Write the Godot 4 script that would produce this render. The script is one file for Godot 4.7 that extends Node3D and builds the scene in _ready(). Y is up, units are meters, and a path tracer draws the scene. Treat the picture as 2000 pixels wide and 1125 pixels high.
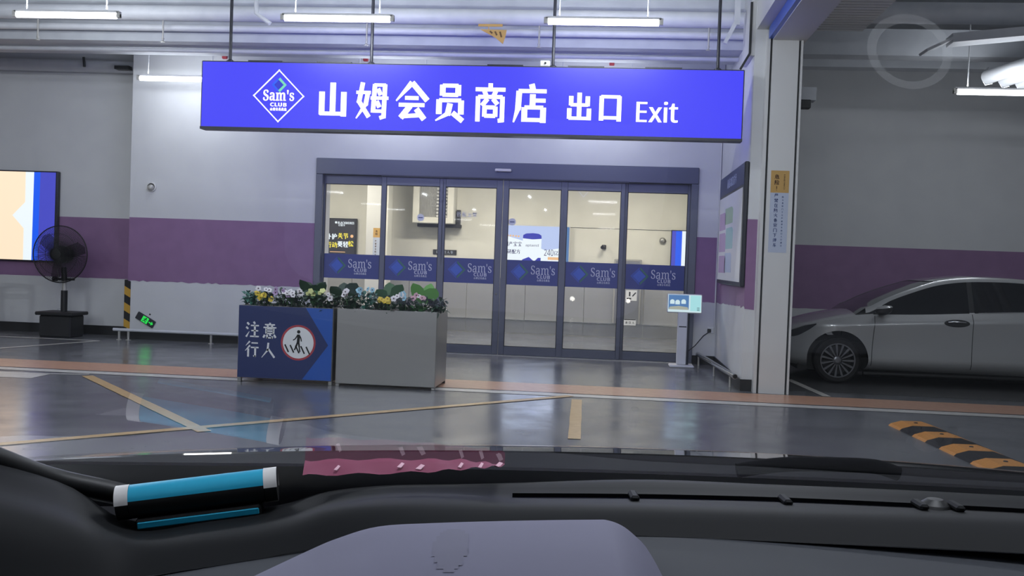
extends Node3D
# An underground garage seen through a windscreen: lit shop sign over automatic doors, planters, parked car.
# World: y up, metres; the phone stands over x = 0, z = 0 and looks roughly towards -z.

const DOOR_Z := -14.45      # face of the door wall
const RECESS_Z := -14.95    # face of the wall set back at the far end
const BACK_Z := -18.9       # far wall of the lobby
const COL_Z := -11.37       # face of the shutter column
const CEIL_Y := 5.0
const CAR_YAW := 0.09490    # heading of the car the phone is in

var M := {}
var rng := RandomNumberGenerator.new()
var glyphs := {}

func _ready():
	rng.seed = 7
	# ---- camera
	var cam := Camera3D.new()
	cam.name = "camera"
	cam.fov = rad_to_deg(2.0 * atan(562.5 / 2000.0))
	cam.near = 0.02
	cam.far = 100.0
	cam.basis = Basis(Vector3.UP, CAR_YAW) * Basis(Vector3.RIGHT, -0.02664) * Basis(Vector3.BACK, 0.03550)
	cam.position = Vector3(0, 1.35, 0)
	add_child(cam)
	cam.current = true
	# ---- environment
	var env := Environment.new()
	env.background_mode = Environment.BG_COLOR
	env.background_color = Color(0.02, 0.02, 0.022)
	env.tonemap_mode = Environment.TONE_MAPPER_LINEAR
	env.tonemap_exposure = 1.0
	env.sdfgi_enabled = true
	env.ssao_enabled = true
	env.ssil_enabled = true
	var we := WorldEnvironment.new()
	we.name = "environment"
	we.environment = env
	add_child(we)
	make_materials()
	make_glyphs()
	# ---- room
	build_shell()
	build_door()
	build_floor_paint()
	build_ceiling_gear()
	build_lamps()
	# ---- things
	build_sign()
	build_left_things()
	build_right_things()
	build_planters()
	build_lobby()
	build_parked_car()
	build_own_car()

# ------------------------------------------------------------------ helpers
func mat(key: String, r: int, g: int, b: int, rough := 0.6, metal := 0.0) -> StandardMaterial3D:
	var m := StandardMaterial3D.new()
	m.resource_name = key
	m.albedo_color = Color8(r, g, b)
	m.roughness = rough
	m.metallic = metal
	M[key] = m
	return m

func glow(key: String, r: int, g: int, b: int, energy: float) -> StandardMaterial3D:
	var m := mat(key, 20, 20, 20, 0.5)
	m.emission_enabled = true
	m.emission = Color8(r, g, b)
	m.emission_energy_multiplier = energy
	return m

func noise_tex(freq: float, lo: Color, hi: Color, seed_: int, normal := false, size := 512) -> NoiseTexture2D:
	var n := FastNoiseLite.new()
	n.seed = seed_
	n.frequency = freq
	n.fractal_octaves = 4
	var t := NoiseTexture2D.new()
	t.noise = n
	t.width = size
	t.height = size
	t.seamless = true
	if normal:
		t.as_normal_map = true
		t.bump_strength = 2.0
	else:
		var g := Gradient.new()
		g.set_color(0, lo)
		g.set_color(1, hi)
		t.color_ramp = g
	return t

func textured(key: String, lo: Color, hi: Color, rough: float, freq: float, scale_: float, seed_: int) -> StandardMaterial3D:
	var m := mat(key, 255, 255, 255, rough)
	m.albedo_texture = noise_tex(freq, lo, hi, seed_)
	m.uv1_triplanar = true
	m.uv1_world_triplanar = true
	m.uv1_scale = Vector3.ONE * scale_
	return m

func st(smooth := false) -> SurfaceTool:
	var s := SurfaceTool.new()
	s.begin(Mesh.PRIMITIVE_TRIANGLES)
	s.set_smooth_group(0 if smooth else -1)
	return s

func tri(s: SurfaceTool, a: Vector3, b: Vector3, c: Vector3):
	s.add_vertex(a); s.add_vertex(b); s.add_vertex(c)

func quad(s: SurfaceTool, a: Vector3, b: Vector3, c: Vector3, d: Vector3):   # clockwise seen from the front
	tri(s, a, b, c)
	tri(s, a, c, d)

func box(s: SurfaceTool, lo: Vector3, hi: Vector3, t := Transform3D.IDENTITY):
	s.set_smooth_group(-1)
	var p := []
	for i in 8:
		p.append(t * Vector3(hi.x if i & 1 else lo.x, hi.y if i & 2 else lo.y, hi.z if i & 4 else lo.z))
	quad(s, p[4], p[6], p[7], p[5])
	quad(s, p[1], p[3], p[2], p[0])
	quad(s, p[0], p[2], p[6], p[4])
	quad(s, p[5], p[7], p[3], p[1])
	quad(s, p[6], p[2], p[3], p[7])
	quad(s, p[0], p[4], p[5], p[1])

func rbox(s: SurfaceTool, lo: Vector3, hi: Vector3, r: float, t := Transform3D.IDENTITY):   # a box with chamfered edges
	s.set_smooth_group(-1)
	var c := (lo + hi) / 2.0
	var h := (hi - lo) / 2.0
	r = minf(r, minf(h.x, minf(h.y, h.z)) * 0.98)
	var v := func(sx, sy, sz, ax): # corner vertex lying on the face of axis ax
		var e := Vector3(h.x - (0.0 if ax == 0 else r), h.y - (0.0 if ax == 1 else r), h.z - (0.0 if ax == 2 else r))
		return t * (c + Vector3(sx * e.x, sy * e.y, sz * e.z))
	var face := func(q: Array, n: Vector3):
		var a: Vector3 = q[0]; var b: Vector3 = q[1]; var cc: Vector3 = q[2]
		var nn := (cc - a).cross(b - a)
		if nn.dot(t.basis * n) < 0:
			q.reverse()
		if q.size() == 4:
			quad(s, q[0], q[1], q[2], q[3])
		else:
			tri(s, q[0], q[1], q[2])
	for sg in [-1, 1]:
		face.call([v.call(sg, -1, -1, 0), v.call(sg, 1, -1, 0), v.call(sg, 1, 1, 0), v.call(sg, -1, 1, 0)], Vector3(sg, 0, 0))
		face.call([v.call(-1, sg, -1, 1), v.call(1, sg, -1, 1), v.call(1, sg, 1, 1), v.call(-1, sg, 1, 1)], Vector3(0, sg, 0))
		face.call([v.call(-1, -1, sg, 2), v.call(1, -1, sg, 2), v.call(1, 1, sg, 2), v.call(-1, 1, sg, 2)], Vector3(0, 0, sg))
		for s2 in [-1, 1]:
			face.call([v.call(sg, s2, -1, 0), v.call(sg, s2, 1, 0), v.call(sg, s2, 1, 1), v.call(sg, s2, -1, 1)], Vector3(sg, s2, 0))
			face.call([v.call(sg, -1, s2, 0), v.call(sg, 1, s2, 0), v.call(sg, 1, s2, 2), v.call(sg, -1, s2, 2)], Vector3(sg, 0, s2))
			face.call([v.call(-1, sg, s2, 1), v.call(1, sg, s2, 1), v.call(1, sg, s2, 2), v.call(-1, sg, s2, 2)], Vector3(0, sg, s2))
			for s3 in [-1, 1]:
				face.call([v.call(sg, s2, s3, 0), v.call(sg, s2, s3, 1), v.call(sg, s2, s3, 2)], Vector3(sg, s2, s3))

func tube(s: SurfaceTool, pts: Array, r: float, sides := 10, closed := false):
	s.set_smooth_group(1)
	var rings := []
	var up := Vector3.UP
	var n := pts.size()
	for i in n:
		var a: Vector3 = pts[(i - 1 + n) % n] if closed else pts[maxi(i - 1, 0)]
		var b: Vector3 = pts[(i + 1) % n] if closed else pts[mini(i + 1, n - 1)]
		var d := (b - a).normalized()
		if absf(d.dot(up)) > 0.95:
			up = Vector3.RIGHT if absf(d.x) < 0.9 else Vector3.BACK
		var x := d.cross(up).normalized()
		var y := x.cross(d).normalized()
		up = y
		var ring := []
		for k in sides:
			var an := TAU * k / sides
			ring.append(pts[i] + (x * cos(an) + y * sin(an)) * r)
		rings.append(ring)
	for i in (n if closed else n - 1):
		var p: Array = rings[i]
		var q: Array = rings[(i + 1) % n]
		for k in sides:
			var k2 := (k + 1) % sides
			quad(s, p[k], q[k], q[k2], p[k2])
	if not closed:
		s.set_smooth_group(-1)
		for k in range(1, sides - 1):
			tri(s, rings[0][0], rings[0][k], rings[0][k + 1])
			tri(s, rings[n - 1][0], rings[n - 1][k + 1], rings[n - 1][k])

func lathe(s: SurfaceTool, prof: Array, sides := 24, t := Transform3D.IDENTITY):   # prof: Vector2(radius, height) from the bottom up
	for i in prof.size() - 1:
		var a: Vector2 = prof[i]
		var b: Vector2 = prof[i + 1]
		s.set_smooth_group(10 + i)
		for k in sides:
			var u := TAU * k / sides
			var w := TAU * (k + 1) / sides
			var p := t * Vector3(a.x * cos(u), a.y, a.x * sin(u))
			var q := t * Vector3(b.x * cos(u), b.y, b.x * sin(u))
			var q2 := t * Vector3(b.x * cos(w), b.y, b.x * sin(w))
			var p2 := t * Vector3(a.x * cos(w), a.y, a.x * sin(w))
			if a.x < 1e-5:
				tri(s, p, q, q2)
			elif b.x < 1e-5:
				tri(s, p, q, p2)
			else:
				quad(s, p, q, q2, p2)

func prism(s: SurfaceTool, poly: Array, depth: float, t := Transform3D.IDENTITY):  # polygon in the local xy plane, front at z = depth
	s.set_smooth_group(-1)
	var pts := PackedVector2Array(poly)
	if Geometry2D.is_polygon_clockwise(pts):
		pts.reverse()
	var ix := Geometry2D.triangulate_polygon(pts)
	for i in range(0, ix.size(), 3):
		var a := pts[ix[i]]; var b := pts[ix[i + 1]]; var c := pts[ix[i + 2]]
		if (b - a).cross(c - a) > 0:
			var sw := b
			b = c
			c = sw
		tri(s, t * Vector3(a.x, a.y, depth), t * Vector3(b.x, b.y, depth), t * Vector3(c.x, c.y, depth))
		tri(s, t * Vector3(a.x, a.y, 0), t * Vector3(c.x, c.y, 0), t * Vector3(b.x, b.y, 0))
	var n := pts.size()
	for i in n:
		var a := pts[i]
		var b := pts[(i + 1) % n]
		quad(s, t * Vector3(a.x, a.y, 0), t * Vector3(a.x, a.y, depth), t * Vector3(b.x, b.y, depth), t * Vector3(b.x, b.y, 0))

func loft(s: SurfaceTool, rows: Array, group := 2):   # rows of points, smooth
	s.set_smooth_group(group)
	for i in rows.size() - 1:
		for k in rows[i].size() - 1:
			quad(s, rows[i][k], rows[i + 1][k], rows[i + 1][k + 1], rows[i][k + 1])

func smooth_row(ctrl: Array, n: int) -> Array:   # a Catmull-Rom curve through the points
	var out := []
	for i in n + 1:
		var f := float(i) / n * (ctrl.size() - 1)
		var k := mini(int(f), ctrl.size() - 2)
		var a: Vector3 = ctrl[maxi(k - 1, 0)]; var b: Vector3 = ctrl[k]; var c: Vector3 = ctrl[k + 1]; var d: Vector3 = ctrl[mini(k + 2, ctrl.size() - 1)]
		out.append(b.cubic_interpolate(c, a, d, f - k))
	return out

func surface(ctrl: Array, nu: int, nv: int) -> Array:   # rows of control points -> finer rows
	var fine := []
	for r in ctrl:
		fine.append(smooth_row(r, nu))
	var cols := []
	for k in nu + 1:
		var c := []
		for r in fine:
			c.append(r[k])
		cols.append(smooth_row(c, nv))
	var out := []
	for j in nv + 1:
		var r := []
		for k in nu + 1:
			r.append(cols[k][j])
		out.append(r)
	return out

func obj(called: String, s: SurfaceTool, m: Material, parent: Node = self) -> MeshInstance3D:
	s.generate_normals()
	var o := MeshInstance3D.new()
	o.name = called
	o.mesh = s.commit()
	o.material_override = m
	parent.add_child(o, true)
	if parent == self:
		number(o, called)
	return o

var taken := {}
func number(o: Node, called: String):
	var k: int = taken.get(called, 0)
	taken[called] = k + 1
	o.name = called if k == 0 else "%s_%03d" % [called, k]

func thing(called: String, label: String, category: String, at := Vector3.ZERO, turn := 0.0, group := "") -> Node3D:
	var o := Node3D.new()
	add_child(o)
	number(o, called)
	o.position = at
	o.rotation.y = turn
	tag(o, label, category, group)
	return o

func tag(o: Node, label: String, category: String, group := ""):
	o.set_meta("label", label)
	o.set_meta("category", category)
	if group != "":
		o.set_meta("group", group)

func struct(called: String, s: SurfaceTool, m: Material, label := "", category := "") -> MeshInstance3D:
	var o := obj(called, s, m)
	o.set_meta("kind", "structure")
	if label != "":
		o.set_meta("label", label)
		o.set_meta("category", category)
	return o

func dup(src: Node3D, at: Vector3, turn: float, label: String, group := "") -> Node3D:
	var base := String(src.name)
	var o: Node3D = src.duplicate()
	add_child(o, true)
	number(o, base)
	o.position = at
	o.rotation.y = turn
	o.set_meta("label", label)
	if group != "":
		o.set_meta("group", group)
	return o

func slab(lo: Vector3, hi: Vector3) -> SurfaceTool:
	var s := st()
	box(s, lo, hi)
	return s

func area(at: Vector3, towards: Vector3, size: Vector2, col: Color, energy: float, parent: Node = self):
	var l := AreaLight3D.new()
	l.name = "lamp_light"
	l.area_size = size
	l.light_color = col
	l.light_energy = energy
	l.area_normalize_energy = true
	l.area_range = 40.0
	l.shadow_enabled = true
	parent.add_child(l, true)
	var up := Vector3.UP if absf(towards.normalized().y) < 0.9 else Vector3.BACK
	l.transform = Transform3D(Basis.looking_at(towards, up), at)

# ------------------------------------------------------------------ lettering
func make_glyphs():   # strokes on a 100 by 100 square, y down; > ends in a point
	var g := {
		"山": "50,6 50,86;14,30 14,90;8,87 90,87;86,30 86,94", "姆": "22,4 12,54 42,94;38,28 32,60 4,98>;3,30 46,30;58,8 54,82;56,10 90,10;88,8 86,92 74,96;53,78 90,78;67,20 76,36;64,52 73,68;46,44 99,44",
		"会": "50,2 4,50>;50,2 96,48;30,42 70,42;12,60 88,60;46,62 22,90 78,86;64,70 88,97", "员": "26,6 26,34;26,8 74,8;74,6 74,34;26,32 74,32;16,44 16,82;16,46 84,46;84,46 84,82;50,54 44,80 6,99>;58,78 90,99",
		"商": "50,0 50,14;6,16 94,16;32,20 38,32;66,20 60,32;14,34 14,99;14,35 86,35;86,34 86,95 74,96;42,40 26,58;58,40 72,54;34,62 66,62;34,60 34,86;66,60 66,86;34,84 66,84",
		"店": "52,0 56,14;16,18 94,18;18,18 16,62 4,99>;56,26 56,60;56,42 92,42;34,60 86,60;34,60 34,97;86,60 86,99;34,92 86,92", "出": "50,2 50,90;18,14 18,46;16,44 84,44;82,14 82,48;12,56 12,92;10,90 90,90;88,56 88,96", "口": "14,14 88,14;16,12 16,96;84,12 84,98;16,86 84,86",
		"注": "12,6 26,20;5,34 20,46;6,96 28,62>;58,0 68,14;38,24 96,24;42,56 92,56;34,92 98,92;67,24 67,92", "意": "50,0 50,9;14,12 86,12;32,16 36,26;68,16 62,26;4,30 96,30;24,38 76,38;24,36 24,68;76,36 76,68;24,52 76,52;24,66 76,66;14,76 5,94;30,74 32,94 66,94 70,84;48,70 56,82;80,74 93,92",
		"行": "34,2 6,30>;36,28 2,62>;24,48 24,99;46,12 92,12;42,40 98,40;74,40 74,94 60,92", "人": "50,4 46,50 4,98>;49,40 96,96", "吧": "5,18 34,18;6,16 6,76;33,16 33,76;6,70 33,70;44,12 88,12;46,10 46,86 94,86 94,68;88,10 88,46;44,46 88,46;67,12 67,46",
		"危": "34,0 8,32>;34,10 66,10 54,28;14,30 92,30;20,30 18,60 2,98>;40,46 76,46 74,68 58,66;40,46 40,88 88,88 90,72", "险": "10,6 10,99;10,8 30,8 20,36 32,56 14,64;64,2 36,42>;64,2 99,42;50,42 80,42;46,56 52,76;64,52 68,74;88,52 78,80;38,92 98,92",
		"严": "10,10 90,10;36,10 36,42;64,10 64,42;16,20 24,36;86,20 74,36;6,44 94,44;18,44 4,98>", "禁": "4,16 46,16;26,2 26,46;26,18 4,40;26,18 44,36;54,16 96,16;74,2 74,46;74,18 54,40;74,18 98,40;24,54 78,54;8,70 92,70;50,70 50,98;30,78 12,96;68,78 90,96",
		"在": "6,20 94,20;42,2 4,66>;24,44 24,99;40,56 90,56;64,34 64,94;32,94 98,94", "防": "10,6 10,99;10,8 30,8 20,36 32,56 14,64;66,2 70,16;40,24 98,24;58,24 54,60 36,98>;56,48 88,48 84,94 70,92", "火": "50,4 46,56 6,98>;52,46 94,98;20,26 12,52;84,24 70,48",
		"卷": "30,4 38,18;70,4 62,18;20,22 80,22;8,40 92,40;50,2 46,40 6,66>;56,40 94,64;32,56 68,56 66,72;32,56 32,92 80,92 82,80;32,72 66,72", "帘": "50,0 50,12;8,14 92,14;8,14 8,28;92,14 92,28;38,26 14,48;60,26 86,46;20,56 80,56;20,56 20,90;80,56 80,88;50,44 50,99", "门": "16,2 24,14;12,16 12,99;30,10 88,10;88,10 88,94 74,94", "下": "6,10 94,10;48,10 48,99;52,34 76,54",
		"停": "28,2 6,40>;20,30 20,99;62,0 66,10;36,14 98,14;46,24 86,24;46,38 86,38;46,24 46,38;86,24 86,38;34,50 96,50;44,66 88,66;66,66 66,96", "车": "20,12 84,12;48,2 26,46;24,46 88,46;4,70 96,70;54,30 54,99", "补": "20,0 26,14;6,22 40,22 6,60>;24,44 24,99;30,44 42,56;62,2 62,99;64,34 94,56", "护": "4,26 40,26;24,2 24,92 12,88;4,62 40,52;64,0 70,12;52,22 92,22;92,22 92,52;52,50 92,50;52,22 50,60 36,98>",
		"关": "30,2 40,18;70,2 60,18;16,24 84,24;6,50 94,50;50,24 46,56 6,98>;52,54 94,98", "节": "6,16 94,16;32,2 32,28;68,2 68,28;12,42 84,42;84,42 84,72 70,72;46,42 46,99", "动": "8,14 44,14;4,40 48,40;26,40 10,82 44,76;36,60 48,84;50,30 94,30;94,30 90,92 76,90;72,4 70,40 46,98>",
		"更": "6,8 94,8;18,24 82,24;18,24 18,64;82,24 82,64;18,44 82,44;18,62 82,62;50,8 48,72 8,98>;26,66 94,96", "轻": "4,16 46,16;26,2 12,46 48,46;30,30 30,99;2,74 50,66;54,10 90,10 50,46;72,30 98,46;56,60 94,60;74,60 74,94;48,94 98,94", "松": "4,26 46,26;26,2 26,99;26,30 4,66;28,36 46,54;64,6 50,42>;78,6 98,40;70,48 52,88 90,84;80,68 96,96",
		"国": "8,6 92,6;8,6 8,98;92,6 92,98;8,92 92,92;24,26 76,26;28,48 72,48;22,76 78,76;50,26 50,76", "产": "50,0 54,12;10,16 90,16;32,22 38,36;68,22 60,36;14,42 92,42;18,42 16,66 4,98>", "宝": "50,0 50,12;8,16 92,16;8,16 8,32;92,16 92,32;22,40 78,40;26,64 74,64;10,92 90,92;50,40 50,92;66,74 76,84",
		"专": "16,12 84,12;6,36 94,36;50,2 32,58 78,58 50,84;36,74 66,98", "研": "4,10 44,10;26,10 4,60>;14,46 14,90;14,46 40,46;40,46 40,84;14,82 40,82;50,12 96,12;46,50 99,50;62,12 60,60 48,98>;84,12 84,99", "配": "4,10 50,10;8,28 48,28;8,28 8,96;48,28 48,96;8,92 48,92;22,10 20,56;36,10 36,54;10,72 46,72;56,12 92,12 92,48;58,46 92,46;58,46 58,90 96,90 96,74", "方": "48,0 54,14;6,22 94,22;38,22 34,60 8,98>;38,48 78,48 74,92 58,92", "亿": "26,2 4,46>;18,36 18,99;40,14 86,14 44,86 90,88 92,70",
		"止": "50,6 50,90;52,42 86,42;20,36 20,90;6,92 96,92", "通": "10,8 20,20;4,36 20,36 20,72 4,92;20,82 40,94 98,94;42,10 86,10 68,24;44,30 88,30;44,30 44,82;88,30 88,80;44,46 88,46;44,62 88,62;66,30 66,82", "！": "50,4 50,64;50,82 50,94",
	}
	for k in g:
		var strokes := []
		for part in (g[k] as String).split(";"):
			var pointed: bool = part.ends_with(">")
			var pts := []
			for xy in part.trim_suffix(">").split(" "):
				var c: PackedStringArray = xy.split(",")
				pts.append(Vector2(c[0].to_float(), c[1].to_float()))
			strokes.append([pts, pointed])
		glyphs[k] = strokes

# one character in a w by h cell centred at c of the plane t, strokes wv (upright) and wh (level) thick, depth d
func glyph(s: SurfaceTool, ch: String, c: Vector2, w: float, h: float, wv: float, wh: float, d: float, t: Transform3D):
	if not glyphs.has(ch):
		return
	for stroke in glyphs[ch]:
		var pts: Array = stroke[0]
		for i in pts.size() - 1:
			var a := Vector2(c.x + (pts[i].x / 100.0 - 0.5) * w, c.y - (pts[i].y / 100.0 - 0.5) * h)
			var b := Vector2(c.x + (pts[i + 1].x / 100.0 - 0.5) * w, c.y - (pts[i + 1].y / 100.0 - 0.5) * h)
			var dir := (b - a).normalized()
			var wid := lerpf(wh, wv, clampf(absf(dir.y) * 1.25, 0.0, 1.0))
			var nrm := dir.orthogonal() * wid * 0.5
			var last: bool = i == pts.size() - 2
			if i > 0:
				a -= dir * wid * 0.35
			if not last:
				b += dir * wid * 0.35
			var e := nrm * (0.25 if stroke[1] and last else 1.0)
			prism(s, [a - nrm, a + nrm, b + e, b - e], d, t)

func line_of(s: SurfaceTool, text: String, c: Vector2, w: float, h: float, step: Vector2, wv: float, wh: float, d: float, t: Transform3D):
	var n := text.length()
	for i in n:
		glyph(s, text[i], c + step * (i - (n - 1) / 2.0), w, h, wv, wh, d, t)

var fonts := {}
func latin(s: SurfaceTool, text: String, face: String, bold: bool, c: Vector2, width: float, height: float, d: float, t: Transform3D):
	var key := face + str(bold)
	if not fonts.has(key):
		var f := SystemFont.new()
		f.font_names = PackedStringArray([face])
		f.font_weight = 700 if bold else 400
		fonts[key] = f
	var tm := TextMesh.new()
	tm.font = fonts[key]
	tm.text = text
	tm.font_size = 64
	tm.pixel_size = 0.01
	tm.depth = 0.1
	tm.curve_step = 2.0
	var bb := tm.get_aabb()
	if bb.size.x < 1e-4:
		return
	var sc := Vector3(width / bb.size.x, height / bb.size.y, d / 0.1)
	var mid := bb.position + bb.size / 2.0
	var x := t * Transform3D(Basis.from_scale(sc), Vector3(c.x - mid.x * sc.x, c.y - mid.y * sc.y, d / 2.0))
	var arr := tm.get_mesh_arrays()
	var vs: PackedVector3Array = arr[Mesh.ARRAY_VERTEX]
	var ix = arr[Mesh.ARRAY_INDEX]
	s.set_smooth_group(-1)
	if ix != null and ix.size() > 0:
		for i in ix:
			s.add_vertex(x * vs[i])
	else:
		for p in vs:
			s.add_vertex(x * p)

func ngon(c: Vector2, r: float, n := 24, start := 0.0) -> Array:
	var p := []
	for i in n:
		var a := start + TAU * i / n
		p.append(c + Vector2(cos(a), sin(a)) * r)
	return p

func ring(s: SurfaceTool, c: Vector2, r0: float, r1: float, d: float, t: Transform3D, n := 32):
	for i in n:
		var a := TAU * i / n
		var b := TAU * (i + 1) / n
		prism(s, [c + Vector2(cos(a), sin(a)) * r0, c + Vector2(cos(a), sin(a)) * r1, c + Vector2(cos(b), sin(b)) * r1, c + Vector2(cos(b), sin(b)) * r0], d, t)

func stroke2(s: SurfaceTool, a: Vector2, b: Vector2, w: float, d: float, t: Transform3D):
	var n := (b - a).normalized().orthogonal() * w / 2.0
	prism(s, [a - n, a + n, b + n, b - n], d, t)

func plane_at(o: Vector3, yaw := 0.0) -> Transform3D:
	return Transform3D(Basis(Vector3.UP, yaw), o)

# ------------------------------------------------------------------ materials
func make_materials():
	textured("wall", Color8(203, 205, 207), Color8(209, 211, 212), 0.75, 0.006, 0.5, 3)
	textured("cream", Color8(212, 211, 202), Color8(222, 221, 212), 0.7, 0.006, 0.5, 4)
	textured("purple", Color8(134, 101, 139), Color8(141, 107, 146), 0.7, 0.01, 0.6, 5)
	textured("ceiling", Color8(184, 188, 194), Color8(198, 202, 206), 0.85, 0.01, 0.5, 6)
	textured("pipe_white", Color8(196, 200, 206), Color8(212, 214, 218), 0.5, 0.01, 0.7, 8)
	var f := textured("floor", Color8(98, 100, 105), Color8(112, 114, 118), 0.16, 0.008, 0.35, 9)
	f.roughness_texture = noise_tex(0.01, Color(0.5, 0.5, 0.5), Color(0.9, 0.9, 0.9), 31)
	f.roughness = 0.3
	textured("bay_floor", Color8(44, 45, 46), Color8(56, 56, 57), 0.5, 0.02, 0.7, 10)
	textured("orange", Color8(184, 138, 112), Color8(206, 162, 132), 0.3, 0.02, 0.9, 11)
	textured("white_paint", Color8(186, 184, 178), Color8(210, 208, 202), 0.35, 0.02, 0.9, 12)
	textured("yellow_paint", Color8(186, 152, 98), Color8(206, 174, 120), 0.35, 0.02, 0.9, 13)
	mat("black", 22, 23, 25, 0.5)
	mat("near_black", 10, 11, 12, 0.5)
	mat("frame", 94, 98, 110, 0.4, 0.2)
	mat("dark_frame", 44, 46, 54, 0.4, 0.2)
	mat("white", 214, 216, 218, 0.5)
	mat("trim_white", 206, 207, 206, 0.5)
	mat("slot", 34, 36, 38, 0.6)
	var steel := mat("steel", 168, 168, 166, 0.32, 0.9)
	steel.normal_enabled = false
	mat("dull_steel", 178, 177, 172, 0.4, 0.35)
	mat("clad_steel", 178, 179, 180, 0.22, 0.4)
	mat("chrome", 200, 202, 204, 0.14, 1.0)
	mat("decal_blue", 42, 58, 128, 0.35)
	mat("decal_light", 52, 92, 190, 0.35)
	mat("decal_mid", 44, 76, 166, 0.35)
	mat("decal_green", 44, 110, 92, 0.35)
	mat("decal_text", 196, 200, 214, 0.5)
	mat("navy", 34, 48, 96, 0.4)
	mat("bright_blue", 34, 84, 170, 0.4)
	mat("deep_blue", 30, 54, 120, 0.4)
	mat("sign_red", 168, 60, 70, 0.5)
	mat("print_white", 222, 224, 226, 0.6)
	mat("print_black", 14, 15, 17, 0.6)
	mat("notice_yellow", 190, 152, 84, 0.6)
	mat("notice_blue", 178, 188, 208, 0.6)
	mat("notice_ink", 70, 84, 130, 0.6)
	mat("notice_brown", 96, 66, 30, 0.6)
	mat("hazard_yellow", 196, 152, 50, 0.5)
	mat("leaf_dark", 34, 62, 40, 0.5)
	mat("leaf", 52, 96, 52, 0.5)
	mat("leaf_bright", 96, 158, 70, 0.5)
	mat("leaf_teal", 60, 112, 96, 0.5)
	mat("soil", 40, 34, 30, 0.9)
	mat("petal_yellow", 232, 206, 70, 0.6)
	mat("petal_white", 232, 230, 232, 0.6)
	mat("petal_mauve", 176, 150, 190, 0.6)
	mat("petal_blue", 150, 196, 214, 0.6)
	mat("petal_pink", 222, 178, 192, 0.6)
	mat("petal_lime", 214, 220, 150, 0.6)
	mat("map_mauve", 186, 160, 196, 0.6)
	mat("map_green", 172, 200, 170, 0.6)
	mat("map_teal", 160, 200, 200, 0.6)
	mat("map_blue", 186, 200, 222, 0.6)
	mat("flower_eye", 70, 46, 60, 0.6)
	mat("rubber", 26, 27, 28, 0.8)
	textured("hump_yellow", Color8(186, 122, 52), Color8(216, 152, 74), 0.6, 0.05, 1.5, 14)
	var cp := mat("car_paint", 160, 162, 162, 0.32, 0.3)
	cp.clearcoat_enabled = true
	cp.clearcoat = 1.0
	cp.clearcoat_roughness = 0.04
	mat("car_glass", 10, 12, 13, 0.05)
	mat("tyre", 18, 18, 19, 0.75)
	mat("alloy", 128, 130, 134, 0.3, 0.8)
	mat("dash", 26, 27, 29, 0.6).metallic_specular = 0.25
	mat("dash_grey", 58, 60, 65, 0.7).metallic_specular = 0.3
	mat("pod", 100, 99, 118, 0.75)
	mat("pod_mark", 96, 95, 112, 0.75)
	var sm := mat("smoked", 30, 30, 32, 0.4)
	sm.transparency = BaseMaterial3D.TRANSPARENCY_ALPHA
	sm.albedo_color = Color(0.1, 0.1, 0.11, 0.35)
	mat("teal", 34, 164, 200, 0.35, 0.15)
	mat("cap_white", 214, 212, 210, 0.4)
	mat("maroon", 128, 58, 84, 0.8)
	mat("frit", 16, 16, 20, 0.35)
	mat("cowl", 9, 9, 13, 0.9).metallic_specular = 0.2
	mat("void", 4, 4, 5, 1.0).metallic_specular = 0.0
	var hd := mat("hood_paint", 70, 72, 78, 0.06, 0.2)
	hd.clearcoat_enabled = true
	hd.clearcoat = 1.0
	hd.clearcoat_roughness = 0.03
	var gl := mat("glass", 255, 255, 255, 0.02)
	gl.transparency = BaseMaterial3D.TRANSPARENCY_ALPHA
	gl.albedo_color = Color(0.9, 0.95, 0.95, 0.04)
	var wg := mat("windscreen", 255, 255, 255, 0.02)
	wg.transparency = BaseMaterial3D.TRANSPARENCY_ALPHA
	wg.albedo_color = Color(0.9, 0.95, 0.95, 0.02)
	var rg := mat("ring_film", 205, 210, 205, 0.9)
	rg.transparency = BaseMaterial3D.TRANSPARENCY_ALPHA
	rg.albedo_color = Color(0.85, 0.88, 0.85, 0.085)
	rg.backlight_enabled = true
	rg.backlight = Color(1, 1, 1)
	glow("tube_glow", 246, 250, 255, 9.0)
	glow("warm_glow", 255, 246, 224, 4.0)
	glow("sign_blue", 62, 60, 255, 1.0)
	glow("sign_white", 255, 255, 255, 1.6)
	glow("logo_deep", 20, 40, 220, 0.9)
	glow("logo_blue", 10, 90, 255, 1.0)
	glow("logo_green", 120, 226, 190, 1.0)
	glow("exit_green", 40, 240, 90, 0.9)
	glow("poster_peach", 255, 226, 196, 1.25)
	glow("poster_white", 240, 250, 255, 1.15)
	glow("poster_blue", 24, 96, 255, 1.0)
	glow("poster_indigo", 78, 82, 214, 0.9)
	glow("poster_grey", 150, 140, 150, 0.8)
	glow("poster_dark", 52, 50, 58, 0.5)
	glow("poster_sky", 196, 214, 255, 1.0)
	glow("poster_yellow", 255, 238, 70, 1.0)
	glow("poster_navy", 40, 50, 190, 0.9)
	glow("poster_ink", 70, 64, 120, 0.8)
	glow("poster_orange", 255, 200, 140, 1.0)
	glow("screen_white", 220, 244, 250, 0.95)
	glow("screen_teal", 176, 236, 240, 0.95)
	glow("screen_blue", 90, 140, 200, 0.8)
	glow("screen_sand", 190, 196, 180, 0.8)
	glow("screen_dark", 40, 60, 90, 0.7)
	glow("headlight", 255, 252, 244, 26.0)

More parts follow.
